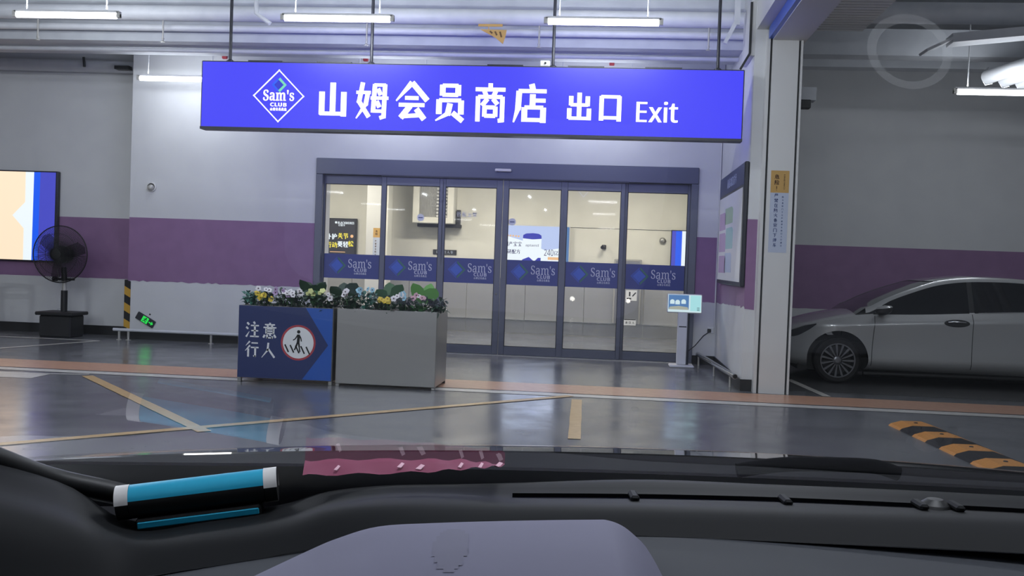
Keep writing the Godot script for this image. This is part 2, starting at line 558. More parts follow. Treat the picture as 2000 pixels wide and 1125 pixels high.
# ------------------------------------------------------------------ room shell
func band(called: String, x0: float, x1: float, y0: float, y1: float, z: float, parent: Node, jag := 0.012):
	# a painted band with a hand-cut lower edge, on a wall that faces +z
	var s := st()
	var n := int((x1 - x0) / 0.06) + 2
	var poly := [Vector2(x1, y1), Vector2(x0, y1)]
	for i in n + 1:
		poly.append(Vector2(lerpf(x0, x1, float(i) / n), y0 + rng.randf_range(-jag, jag) * (1.0 if rng.randf() < 0.5 else 0.25)))
	prism(s, poly, 0.003, Transform3D(Basis.IDENTITY, Vector3(0, 0, z)))
	return obj(called, s, M.purple, parent)

func build_shell():
	var s: SurfaceTool
	struct("floor", slab(Vector3(-14, -0.3, BACK_Z - 0.4), Vector3(10, 0, 50)), M.floor)
	# the parking bay beside the column has a rough, dark floor of its own
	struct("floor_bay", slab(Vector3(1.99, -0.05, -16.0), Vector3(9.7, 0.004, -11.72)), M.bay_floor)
	struct("ceiling", slab(Vector3(-14, CEIL_Y, -19.4), Vector3(10, CEIL_Y + 0.3, 50)), M.ceiling)
	# door wall, with the opening for the doors
	s = st()
	box(s, Vector3(-7.05, 0, -15.2), Vector3(-4.26, CEIL_Y, DOOR_Z))
	box(s, Vector3(1.18, 0, -14.75), Vector3(1.62, CEIL_Y, DOOR_Z))
	box(s, Vector3(-4.26, 2.73, -14.75), Vector3(1.18, CEIL_Y, DOOR_Z))
	var wall := struct("wall_back", s, M.wall)
	band("painted_band", -7.05, -4.26, 0.86, 1.79, DOOR_Z, wall)
	band("painted_band", 1.18, 1.49, 0.868, 1.77, DOOR_Z, wall)
	# the wall set back at the far end
	wall = struct("wall_left", slab(Vector3(-14, 0, -15.2), Vector3(-7.05, CEIL_Y, RECESS_Z)), M.wall)
	band("painted_band", -14, -7.05, 0.86, 1.78, RECESS_Z, wall, 0.004)
	# side wall of the entrance, ending beside the column
	wall = struct("wall_right", slab(Vector3(1.49, 0, -14.45), Vector3(1.62, CEIL_Y, -11.5)), M.wall)
	s = st()
	var t := Transform3D(Basis(Vector3.UP, -PI / 2), Vector3(1.49, 0, 0))   # local x runs along world z
	var poly := [Vector2(-11.5, 1.90), Vector2(-14.45, 1.78)]
	for i in 41:
		poly.append(Vector2(lerpf(-14.45, -11.5, i / 40.0), lerpf(0.868, 0.93, i / 40.0) + rng.randf_range(-0.02, 0.02) * (1.0 if rng.randf() < 0.4 else 0.2)))
	prism(s, poly, 0.003, t)
	obj("painted_band", s, M.purple, wall)
	s = st()
	prism(s, [Vector2(1.49, 0.91), Vector2(1.595, 0.9), Vector2(1.595, 1.9), Vector2(1.49, 1.9)], 0.003, plane_at(Vector3(0, 0, -11.5)))
	obj("painted_band", s, M.purple, wall)
	# behind the column the bay goes deeper
	struct("wall_bay_side", slab(Vector3(1.62, 0, -16.0), Vector3(1.99, CEIL_Y, -11.75)), M.wall)
	wall = struct("wall_bay", slab(Vector3(1.62, 0, -16.25), Vector3(10, CEIL_Y, -16.0)), M.wall)
	band("painted_band", 1.99, 9.7, 0.78, 1.75, -16.0, wall, 0.004)
	# outer walls of the hall, out of view
	struct("wall_far_left", slab(Vector3(-14.3, 0, -15.2), Vector3(-14, CEIL_Y, 50)), M.wall)
	struct("wall_far_right", slab(Vector3(9.7, 0, -16.2), Vector3(10, CEIL_Y, 50)), M.wall)
	struct("wall_front", slab(Vector3(-14.3, 0, 50), Vector3(10, CEIL_Y, 50.3)), M.wall)
	# skirtings
	struct("baseboard_back", slab(Vector3(-7.05, 0, DOOR_Z), Vector3(-4.26, 0.13, DOOR_Z + 0.015)), M.black)
	struct("baseboard_left", slab(Vector3(-14, 0, RECESS_Z), Vector3(-7.05, 0.14, RECESS_Z + 0.015)), M.black)
	s = slab(Vector3(1.475, 0, -14.45), Vector3(1.49, 0.12, -11.5))
	box(s, Vector3(1.475, 0, -11.5), Vector3(1.6, 0.13, -11.485))
	box(s, Vector3(1.18, 0, DOOR_Z), Vector3(1.475, 0.12, DOOR_Z + 0.015))
	struct("baseboard_right", s, M.black)
	# shutter column: a plain panel between two guide slots
	s = slab(Vector3(1.66, 0, -11.72), Vector3(1.94, 3.84, COL_Z))
	var c := struct("column", s, M.trim_white)
	obj("guide_slot", slab(Vector3(1.635, 0, -11.72), Vector3(1.66, 3.84, COL_Z - 0.05)), M.slot, c)
	obj("guide_slot", slab(Vector3(1.94, 0, -11.72), Vector3(1.965, 3.84, COL_Z - 0.05)), M.slot, c)
	obj("edge_strip", slab(Vector3(1.605, 0, -11.72), Vector3(1.637, 3.95, COL_Z)), M.trim_white, c)
	obj("edge_strip", slab(Vector3(1.963, 0, -11.72), Vector3(1.985, 3.84, COL_Z)), M.trim_white, c)
	# shutter box running from the column along the hall, blue bottom rail on its side
	s = slab(Vector3(1.66, 3.84, -11.74), Vector3(2.02, 4.5, -3.0))
	box(s, Vector3(1.5, 3.98, -11.5), Vector3(1.66, 4.6, -3.0))
	c = struct("beam_shutter", s, M.trim_white)
	obj("bottom_rail", slab(Vector3(1.615, 3.85, -11.36), Vector3(1.66, 3.975, -3.0)), M.decal_light, c)
	# ribbed deck beside the shutter box: every rib is a strip of its own
	s = slab(Vector3(2.02, 4.10, -12.0), Vector3(2.75, 4.16, -8.6))
	c = struct("ceiling_deck", s, M.ceiling)
	for i in 30:
		obj("rib", slab(Vector3(2.03, 4.085, -11.99 + i * 0.11), Vector3(2.74, 4.10, -11.915 + i * 0.11)), M.trim_white, c)
	# lobby behind the doors
	struct("wall_lobby_back", slab(Vector3(-7, 0, BACK_Z - 0.2), Vector3(1.9, 3.4, BACK_Z)), M.cream)
	struct("wall_lobby_left", slab(Vector3(-7.2, 0, BACK_Z - 0.2), Vector3(-7, 3.4, -15.2)), M.cream)
	struct("wall_lobby_right", slab(Vector3(1.7, 0, BACK_Z - 0.2), Vector3(1.9, 3.4, -16.25)), M.cream)
	struct("ceiling_lobby", slab(Vector3(-7.2, 3.2, BACK_Z - 0.2), Vector3(1.9, 3.4, -14.75)), M.ceiling)

# ------------------------------------------------------------------ automatic doors
func build_door():
	var root := Node3D.new()
	root.name = "door_1"
	add_child(root)
	root.set_meta("kind", "structure")
	var zf := DOOR_Z + 0.03
	var s := st()
	rbox(s, Vector3(-4.26, 2.5, DOOR_Z - 0.2), Vector3(1.18, 2.73, zf), 0.008)
	obj("header", s, M.frame, root)
	s = st()
	rbox(s, Vector3(-4.26, 0, DOOR_Z - 0.2), Vector3(-4.16, 2.5, zf), 0.006)
	obj("jamb", s, M.frame, root)
	s = st()
	rbox(s, Vector3(1.08, 0, DOOR_Z - 0.2), Vector3(1.18, 2.5, zf), 0.006)
	obj("jamb", s, M.frame, root)
	s = slab(Vector3(-3.3, 2.49, DOOR_Z - 0.02), Vector3(0.22, 2.51, zf + 0.012))
	obj("track_lip", s, M.dark_frame, root)
	s = st()
	rbox(s, Vector3(-1.67, 2.6, zf), Vector3(-1.44, 2.64, zf + 0.04), 0.008)
	obj("motion_sensor", s, M.cap_white, root)
	obj("threshold", slab(Vector3(-4.26, 0, DOOR_Z - 0.15), Vector3(1.18, 0.008, zf + 0.03)), M.dull_steel, root)
	# x of glass, outer edges of the leaf, depth of the leaf
	var leaves := [[-4.14, -3.31, -4.16, -3.25, -0.08], [-3.23, -2.46, -3.30, -2.40, -0.02], [-2.37, -1.64, -2.415, -1.553, -0.02], [-1.467, -0.725, -1.547, -0.68, -0.02], [-0.635, 0.115, -0.69, 0.17, -0.02], [0.21, 1.045, 0.15, 1.08, -0.08]]
	for i in 6:
		door_leaf(root, leaves[i], i)

func door_leaf(root: Node3D, a: Array, i: int):
	var z: float = DOOR_Z + a[4]
	var leaf := Node3D.new()
	leaf.name = "door_leaf"
	root.add_child(leaf, true)
	leaf.position.z = z
	var g0: float = a[0]; var g1: float = a[1]; var o0: float = a[2]; var o1: float = a[3]
	var s := st()
	var y0 := 0.13; var y1 := 2.37; var top := 2.5
	rbox(s, Vector3(o0, 0.01, -0.02), Vector3(g0, top, 0.02), 0.004)
	rbox(s, Vector3(g1, 0.01, -0.02), Vector3(o1, top, 0.02), 0.004)
	rbox(s, Vector3(g0, 0.01, -0.02), Vector3(g1, y0, 0.02), 0.004)
	rbox(s, Vector3(g0, y1, -0.02), Vector3(g1, top, 0.02), 0.004)
	obj("frame", s, M.frame, leaf)
	s = st()
	quad(s, Vector3(g0, y0, 0), Vector3(g0, y1, 0), Vector3(g1, y1, 0), Vector3(g1, y0, 0))
	obj("glass_pane", s, M.glass, leaf)
	s = st()
	for e in [[Vector3(g0, y0, 0.005), Vector3(g0 + 0.008, y1, 0.014)], [Vector3(g1 - 0.008, y0, 0.005), Vector3(g1, y1, 0.014)], [Vector3(g0, y1 - 0.008, 0.005), Vector3(g1, y1, 0.014)], [Vector3(g0, y0, 0.005), Vector3(g1, y0 + 0.008, 0.014)]]:
		box(s, e[0], e[1])
	obj("gasket", s, M.near_black, leaf)
	# the blue safety band across the glass and its lettering
	s = slab(Vector3(g0 - 0.0, 1.01, 0.0015), Vector3(g1, 1.362, 0.003))
	obj("safety_band", s, M.decal_blue, leaf)
	var cx: float = g0 + (0.2 if i in [0, 4, 5] else 0.185)
	var t := plane_at(Vector3(0, 0, 0.003))
	var d := 0.125
	var c := Vector2(cx, 1.195)
	s = st()
	prism(s, [c + Vector2(-d * 0.72, 0), c + Vector2(0, d * 0.72), c + Vector2(d * 0.72, 0), c + Vector2(0, -d * 0.72)], 0.001, t)
	obj("logo_core", s, M.decal_light, leaf)
	s = st()
	for k in [1, -1]:
		prism(s, [c + Vector2(-d, 0), c + Vector2(0, d * k), c + Vector2(0, d * 0.76 * k), c + Vector2(-d * 0.76, 0)], 0.001, t)
	obj("logo_chevron", s, M.decal_mid, leaf)
	s = st()
	for k in [1, -1]:
		prism(s, [c + Vector2(d * 1.05, 0), c + Vector2(d * 0.1, d * k), c + Vector2(d * 0.1, d * 0.76 * k), c + Vector2(d * 0.82, 0)], 0.001, t)
	obj("logo_chevron", s, M.decal_green, leaf)
	s = st()
	var tx: float = cx + 0.335
	latin(s, "Sam's", "Droid Serif", false, Vector2(tx, 1.228), 0.34, 0.128, 0.001, t)
	latin(s, "CLUB", "Droid Sans", true, Vector2(tx + 0.01, 1.135), 0.185, 0.05, 0.001, t)
	line_of(s, "山姆会员商店", Vector2(tx + 0.01, 1.085), 0.026, 0.034, Vector2(0.031, 0), 0.004, 0.003, 0.001, t)
	obj("lettering", s, M.decal_text, leaf)
	if i in [1, 3]:     # round no-entry sticker
		c = Vector2(g1 - 0.265, 1.92) if i == 1 else Vector2(g0 + 0.035, 1.9)
		if i == 3:
			c.x = g0 + 0.06
		s = st()
		ring(s, c, 0.03, 0.052, 0.001, t)
		prism(s, ngon(c, 0.03), 0.001, t)
		obj("round_sticker", s, M.print_white, leaf)
		s = slab(Vector3(c.x - 0.032, c.y - 0.008, 0.004), Vector3(c.x + 0.032, c.y + 0.006, 0.0055))
		obj("sticker_bar", s, M.notice_ink, leaf)
	if i == 2:          # notice on the inside of the pane, read in reverse from here
		s = st()
		var tm := Transform3D(Basis(Vector3.UP, PI), Vector3(0, 0, -0.002))
		line_of(s, "禁止通行", Vector2(-(g0 + 0.31), 1.985), 0.062, 0.07, Vector2(0.076, 0), 0.009, 0.007, 0.001, tm)
		obj("lettering", s, M.print_white, leaf)
	if i == 4:
		s = st()
		for k in [1, -1]:
			stroke2(s, Vector2(g0 + 0.22, 2.28), Vector2(g0 + 0.22 + 0.07 * k, 2.365), 0.009, 0.001, t)
		obj("mark", s, M.print_white, leaf)
	if i == 2:
		s = st()
		lathe(s, [Vector2(0, 0), Vector2(0.016, 0), Vector2(0.014, 0.012), Vector2(0, 0.012)], 14, Transform3D(Basis(Vector3.RIGHT, PI / 2), Vector3(-1.60, 0.87, 0.02)))
		obj("lock_cylinder", s, M.chrome, leaf)

# ------------------------------------------------------------------ paint on the floor
func strip(called: String, a: Vector2, b: Vector2, w: float, m: Material, parent: Node, lift := 0.002, wear := 0.0):
	var s := st()
	var d := (b - a).normalized()
	var n := d.orthogonal() * w / 2.0
	var cnt := maxi(1, int((b - a).length() / 0.25)) if wear > 0 else 1
	var prev := [a - n, a + n]
	for i in range(1, cnt + 1):
		var p := a.lerp(b, float(i) / cnt)
		var k := 1.0 + rng.randf_range(-wear, wear)
		var cur := [p - n * k, p + n * k]
		var q := [prev[0], prev[1], cur[1], cur[0]]
		var v := []
		for e in q:
			v.append(Vector3(e.x, lift, e.y))
		if (v[2] - v[0]).cross(v[1] - v[0]).y < 0:
			v.reverse()
		quad(s, v[0], v[1], v[2], v[3])
		prev = cur
	return obj(called, s, m, parent)

func build_floor_paint():
	var fl := get_node("floor")
	strip("walkway_stripe", Vector2(-14, -10.93), Vector2(9.7, -10.93), 0.72, M.orange, fl, 0.002)
	strip("edge_line", Vector2(-14, -10.40), Vector2(9.7, -10.40), 0.2, M.white_paint, fl, 0.003, 0.03)
	strip("bay_line", Vector2(-12.5, -13.95), Vector2(-7.2, -13.93), 0.1, M.white_paint, fl, 0.003)
	strip("bay_line", Vector2(-7.2, -13.93), Vector2(-8.06, -11.3), 0.1, M.white_paint, fl, 0.003)
	strip("painted_patch", Vector2(-7.2, -9.9), Vector2(-5.75, -9.95), 0.42, M.white_paint, fl, 0.002)
	strip("yellow_line", Vector2(-5.35, -10.12), Vector2(-2.95, -7.32), 0.11, M.yellow_paint, fl, 0.004, 0.05)
	strip("yellow_line", Vector2(-5.2, -5.2), Vector2(-0.35, -10.35), 0.1, M.yellow_paint, fl, 0.005, 0.05)
	strip("yellow_line", Vector2(-0.28, -10.1), Vector2(-0.225, -7.83), 0.1, M.yellow_paint, fl, 0.004, 0.04)
	strip("bay_line", Vector2(2.24, -12.9), Vector2(2.38, -11.3), 0.09, M.white_paint, fl, 0.007)
	strip("hall_line", Vector2(-7.3, -9.6), Vector2(-5.4, -10.25), 0.06, M.white_paint, fl, 0.003)

# ------------------------------------------------------------------ pipes and beams overhead
func build_ceiling_gear():
	var s: SurfaceTool
	struct("beam_main", slab(Vector3(-14, 3.98, -13.5), Vector3(1.49, CEIL_Y, -12.6)), M.ceiling)
	s = st(true)
	tube(s, [Vector3(-14, 4.26, -12.28), Vector3(1.49, 4.26, -12.28)], 0.095, 16)
	var o: Node3D = obj("sprinkler_main", s, M.pipe_white)
	tag(o, "thick white pipe running along the beam above the lit blue sign", "pipe")
	for x in [-7.25, -5.62, -3.05, -0.95, 1.05]:
		s = st(true)
		tube(s, [Vector3(x, 4.17, -12.28), Vector3(x, 3.95, -12.28)], 0.011, 8)
		lathe(s, [Vector2(0, -0.05), Vector2(0.03, -0.05), Vector2(0.03, -0.042), Vector2(0.01, -0.03), Vector2(0.018, 0)], 10, Transform3D(Basis.IDENTITY, Vector3(x, 3.95, -12.28)))
		obj("sprinkler_head", s, M.dull_steel, o)
	s = st(true)
	tube(s, [Vector3(-14, 4.11, -12.42), Vector3(1.49, 4.11, -12.42)], 0.045, 12)
	o = obj("branch_pipe", s, M.pipe_white)
	tag(o, "thinner white pipe just under the thick pipe along the beam", "pipe")
	s = st(true)
	tube(s, [Vector3(-14, 3.945, -13.0), Vector3(1.49, 3.945, -13.0)], 0.028, 10)
	o = obj("beam_conduit", s, M.pipe_white)
	tag(o, "slim pale conduit fixed under the long beam", "conduit")
	s = st(true)
	tube(s, [Vector3(-14, 4.1, -14.8), Vector3(-7.15, 4.04, -14.8)], 0.09, 14)
	o = obj("wall_pipe", s, M.pipe_white)
	tag(o, "pale pipe along the top of the wall above the lit poster", "pipe")
	for x in [-7.95, -11.0]:
		s = st(true)
		tube(s, [Vector3(x, 4.16, -14.7), Vector3(x + 0.02, 4.02, -14.69)], 0.02, 8)
		obj("clamp", s, M.slot, o)
	s = st()
	box(s, Vector3(-7.42, 3.98, -14.94), Vector3(-7.2, 4.03, -14.6))
	box(s, Vector3(-7.25, 3.86, -14.94), Vector3(-7.21, 4.0, -14.9))
	o = obj("wall_bracket", s, M.slot)
	tag(o, "small dark bracket on the wall corner beneath the ceiling pipes", "bracket")
	# bent hangers
	s = st(true)
	tube(s, [Vector3(-4.31, 5.0, -11.9), Vector3(-4.3, 4.18, -11.9), Vector3(-4.13, 4.06, -11.9)], 0.028, 10)
	o = obj("pipe_bracket", s, M.pipe_white)
	tag(o, "bent white strut hanging down before the thick pipe beside the dark sign rod", "bracket")
	s = st()
	box(s, Vector3(1.30, 4.12, -11.95), Vector3(1.36, 5.0, -11.89))
	box(s, Vector3(0, 0, 0), Vector3(0.045, 0.28, 0.06), Transform3D(Basis(Vector3.BACK, -0.45), Vector3(1.18, 3.92, -11.95)))
	o = obj("pipe_bracket", s, M.pipe_white)
	tag(o, "flat white angle bracket hanging in the corner beside the shutter column", "bracket")
	s = st()
	box(s, Vector3(1.44, 3.7, -12.2), Vector3(1.489, 4.3, -11.52))
	o = obj("duct_collar", s, M.trim_white)
	tag(o, "pale plate on the side wall where the beam pipes end", "plate")
	s = st()
	box(s, Vector3(1.425, 3.72, -11.53), Vector3(1.45, 4.28, -11.5))
	box(s, Vector3(0, 0, 0), Vector3(0.025, 0.2, 0.03), Transform3D(Basis(Vector3.BACK, -0.5), Vector3(1.33, 3.55, -11.53)))
	obj("edge_angle", s, M.slot, o)
	# red signal lamps and dark patches on the wall over the doors
	for p in [[-5.7, "red alarm box on the wall above the sign's outer end"], [-3.62, "red alarm box on the wall above the sign's first characters"], [-0.12, "red alarm box on the wall above the sign's EXIT lettering"]]:
		s = st()
		rbox(s, Vector3(p[0], 4.12, DOOR_Z), Vector3(p[0] + 0.07, 4.26, DOOR_Z + 0.05), 0.008)
		o = obj("alarm_box", s, M.sign_red)
		tag(o, p[1], "alarm")
	# paper tag hanging from the thick pipe
	o = thing("paper_tag", "torn yellow paper tag hanging from the thick ceiling pipe", "tag", Vector3(-1.5, 4.02, -12.16))
	s = st()
	prism(s, [Vector2(-0.15, 0.06), Vector2(0.17, 0.07), Vector2(0.16, 0.0), Vector2(0.13, -0.1), Vector2(0.04, -0.03)], 0.004, Transform3D(Basis(Vector3.UP, 0.2), Vector3.ZERO))
	obj("sheet", s, M.notice_yellow, o)
	s = slab(Vector3(-0.17, 0.1, 0.0), Vector3(0.12, 0.13, 0.006))
	box(s, Vector3(-0.05, 0.06, 0.001), Vector3(-0.04, 0.12, 0.005))
	obj("tape", s, M.notice_yellow, o)
	s = st()
	for k in 3:
		stroke2(s, Vector2(-0.03 + 0.06 * k, 0.045), Vector2(0.0 + 0.055 * k, 0.02 - 0.02 * k), 0.02, 0.006, Transform3D(Basis(Vector3.UP, 0.2), Vector3.ZERO))
	obj("lettering", s, M.notice_brown, o)
	# bay overhead: cross beams, a round duct, a bent air channel, a bundle of pipes
	struct("beam_bay", slab(Vector3(1.99, 4.09, -13.6), Vector3(9.7, 4.42, -13.3)), M.ceiling)
	struct("beam_bay_low", slab(Vector3(1.99, 4.16, -14.7), Vector3(9.7, 4.5, -14.45)), M.ceiling)
	s = st(true)
	tube(s, [Vector3(2.75, 4.3, -12.0), Vector3(9.6, 4.32, -12.0)], 0.12, 18)
	o = obj("round_duct", s, M.pipe_white)
	tag(o, "wide grey duct along the ceiling of the parking bay", "duct")
	s = st()
	var chan := [Vector3(3.42, 3.86, -12.0), Vector3(3.70, 4.0, -12.0), Vector3(4.7, 4.10, -11.95), Vector3(6.5, 4.11, -11.9)]
	for i in 3:
		var a: Vector3 = chan[i]; var b: Vector3 = chan[i + 1]
		var t := Transform3D(Basis.looking_at(b - a, Vector3.UP), a)
		box(s, Vector3(-0.15, -0.05 if i else -0.015, -(b - a).length() - 0.02), Vector3(0.15, 0.05 if i else 0.015, 0), t)
	o = obj("cable_tray", s, M.pipe_white)
	tag(o, "bent pale cable tray rising over the silver parked car", "tray")
	for k in 3:
		s = st(true)
		tube(s, [Vector3(4.5 + 0.2 * k, 3.80 - 0.03 * k, -13.1), Vector3(5.15 + 0.2 * k, 3.92 - 0.03 * k, -11.5), Vector3(6.45 + 0.2 * k, 4.0, -8.0)], 0.085, 16)
		o = obj("bay_pipe", s, M.white)
		tag(o, ["thick glossy white pipe first in the row above the bay lamp", "middle glossy white pipe of the row above the bay lamp", "glossy white pipe last in the row above the bay lamp"][k], "pipe")
		s = st(true)
		tube(s, [Vector3(4.5 + 0.2 * k, 3.92 - 0.03 * k, -13.08), Vector3(4.43 + 0.2 * k, 3.78 - 0.03 * k, -13.08), Vector3(4.48 + 0.2 * k, 3.70 - 0.03 * k, -13.08), Vector3(4.56 + 0.2 * k, 3.72 - 0.03 * k, -13.08)], 0.012, 8)
		obj("pipe_clip", s, M.chrome, o)
	s = st()
	rbox(s, Vector3(1.99, 3.2, -12.06), Vector3(2.2, 3.3, -11.95), 0.01)
	o = obj("junction_box", s, M.slot)
	tag(o, "small dark junction box on the bay side of the column", "box")
	s = st()
	box(s, Vector3(1.99, 3.35, -12.5), Vector3(2.32, 3.5, -12.3))
	box(s, Vector3(1.99, 3.5, -12.5), Vector3(2.15, 3.62, -12.3))
	o = obj("motor_bracket", s, M.ceiling)
	tag(o, "grey shutter motor bracket above the dark junction box", "bracket")

# ------------------------------------------------------------------ lamps
func make_tube_lamp(called: String, label: String, at: Vector3, turn := 0.0, group := "", energy := 3.6, hang := 0.9, lit := true) -> Node3D:
	var o := thing(called, label, "lamp", at, turn, group)
	var s := st(true)
	tube(s, [Vector3(-0.575, 0, 0), Vector3(0.575, 0, 0)], 0.031, 14)
	obj("light_tube", s, M.tube_glow, o)
	for k in [-1, 1]:
		s = st(true)
		tube(s, [Vector3(0.575 * k, 0, 0), Vector3(0.62 * k, 0, 0)], 0.022, 10)
		box(s, Vector3(0.6 * k - 0.02, -0.02, -0.02), Vector3(0.6 * k + 0.02, 0.045, 0.02))
		obj("end_socket", s, M.dull_steel, o)
		s = st(true)
		tube(s, [Vector3(0.46 * k, 0.05, 0), Vector3(0.46 * k, hang, 0)], 0.0065, 6)
		obj("hanger_rod", s, M.white, o)
	s = slab(Vector3(-0.6, 0.034, -0.02), Vector3(0.6, 0.055, 0.02))
	obj("batten", s, M.white, o)
	if not lit:
		area(Vector3(0, -0.04, 0), Vector3(0, -1, 0), Vector2(1.15, 0.05), Color8(240, 246, 255), energy, o)
	else:
		# a bare tube shines all round: down to either side, and upwards
		for d in [Vector3(0, -0.5, -0.866), Vector3(0, -0.5, 0.866)]:
			area(d * 0.035, d, Vector2(1.15, 0.05), Color8(240, 246, 255), energy * 0.6, o)
		area(Vector3(0, 0.07, 0), Vector3(0, 1, 0), Vector2(1.15, 0.05), Color8(240, 246, 255), energy * 0.5, o)
	return o

func build_lamps():
	var g := "fluorescent tubes over the entrance"
	for p in [[-6.05, "hanging fluorescent tube farthest out from the blue sign, over the recessed wall"], [-3.01, "hanging fluorescent tube above the first half of the blue sign"], [-0.17, "hanging fluorescent tube above the second half of the blue sign"]]:
		make_tube_lamp("tube_lamp", p[1], Vector3(p[0], 3.87, -10.8), 0.0, g, 3.2, 1.13)
	g = "fluorescent tubes close to the door wall"
	for p in [[-6.03, "fluorescent tube close to the wall, half hidden by the sign's outer end"], [-3.04, "fluorescent tube hidden behind the sign, hanging between its first characters and the wall"], [-0.27, "fluorescent tube hidden behind the sign, hanging near the EXIT lettering and the wall"]]:
		make_tube_lamp("tube_lamp", p[1], Vector3(p[0], 3.70, -13.75), 0.0, g, 1.1, 1.3)
	make_tube_lamp("tube_lamp", "fluorescent tube below the glossy white pipes of the parking bay", Vector3(4.56, 3.52, -12.55), 0.0, "", 1.7, 0.85)
	for z in [-5.5, -1.0, 4.0]:
		for x in [-9.0, -4.2, 0.6, 5.4]:
			make_tube_lamp("tube_lamp", "fluorescent tube hanging over the driving lane behind the windscreen", Vector3(x, 3.87, z), 0.0, "fluorescent tubes over the driving lane", 7.0 if x < 5 else 1.8, 1.13)
	# rows far behind the car: their mirror images show in the door glass
	var far := "fluorescent tubes far down the hall"
	for p in [[-0.4, 12.7, 0], [-0.4, 23.0, 0], [-0.4, 44.0, 0], [-11.4, 11.5, 0], [-11.6, 20.0, 0], [-11.6, 25.0, 0], [-9.5, 36.0, 0], [-9.0, 45.0, 0], [-3.2, 10.5, 1], [-3.2, 20.0, 1], [-7.4, 11.0, 1], [-6.9, 22.0, 1]]:
		make_tube_lamp("tube_lamp", "fluorescent tube far down the hall, mirrored in the door glass", Vector3(p[0], 3.87, p[1]), PI / 2 if p[2] else 0.0, far, 4.0, 1.13, false)

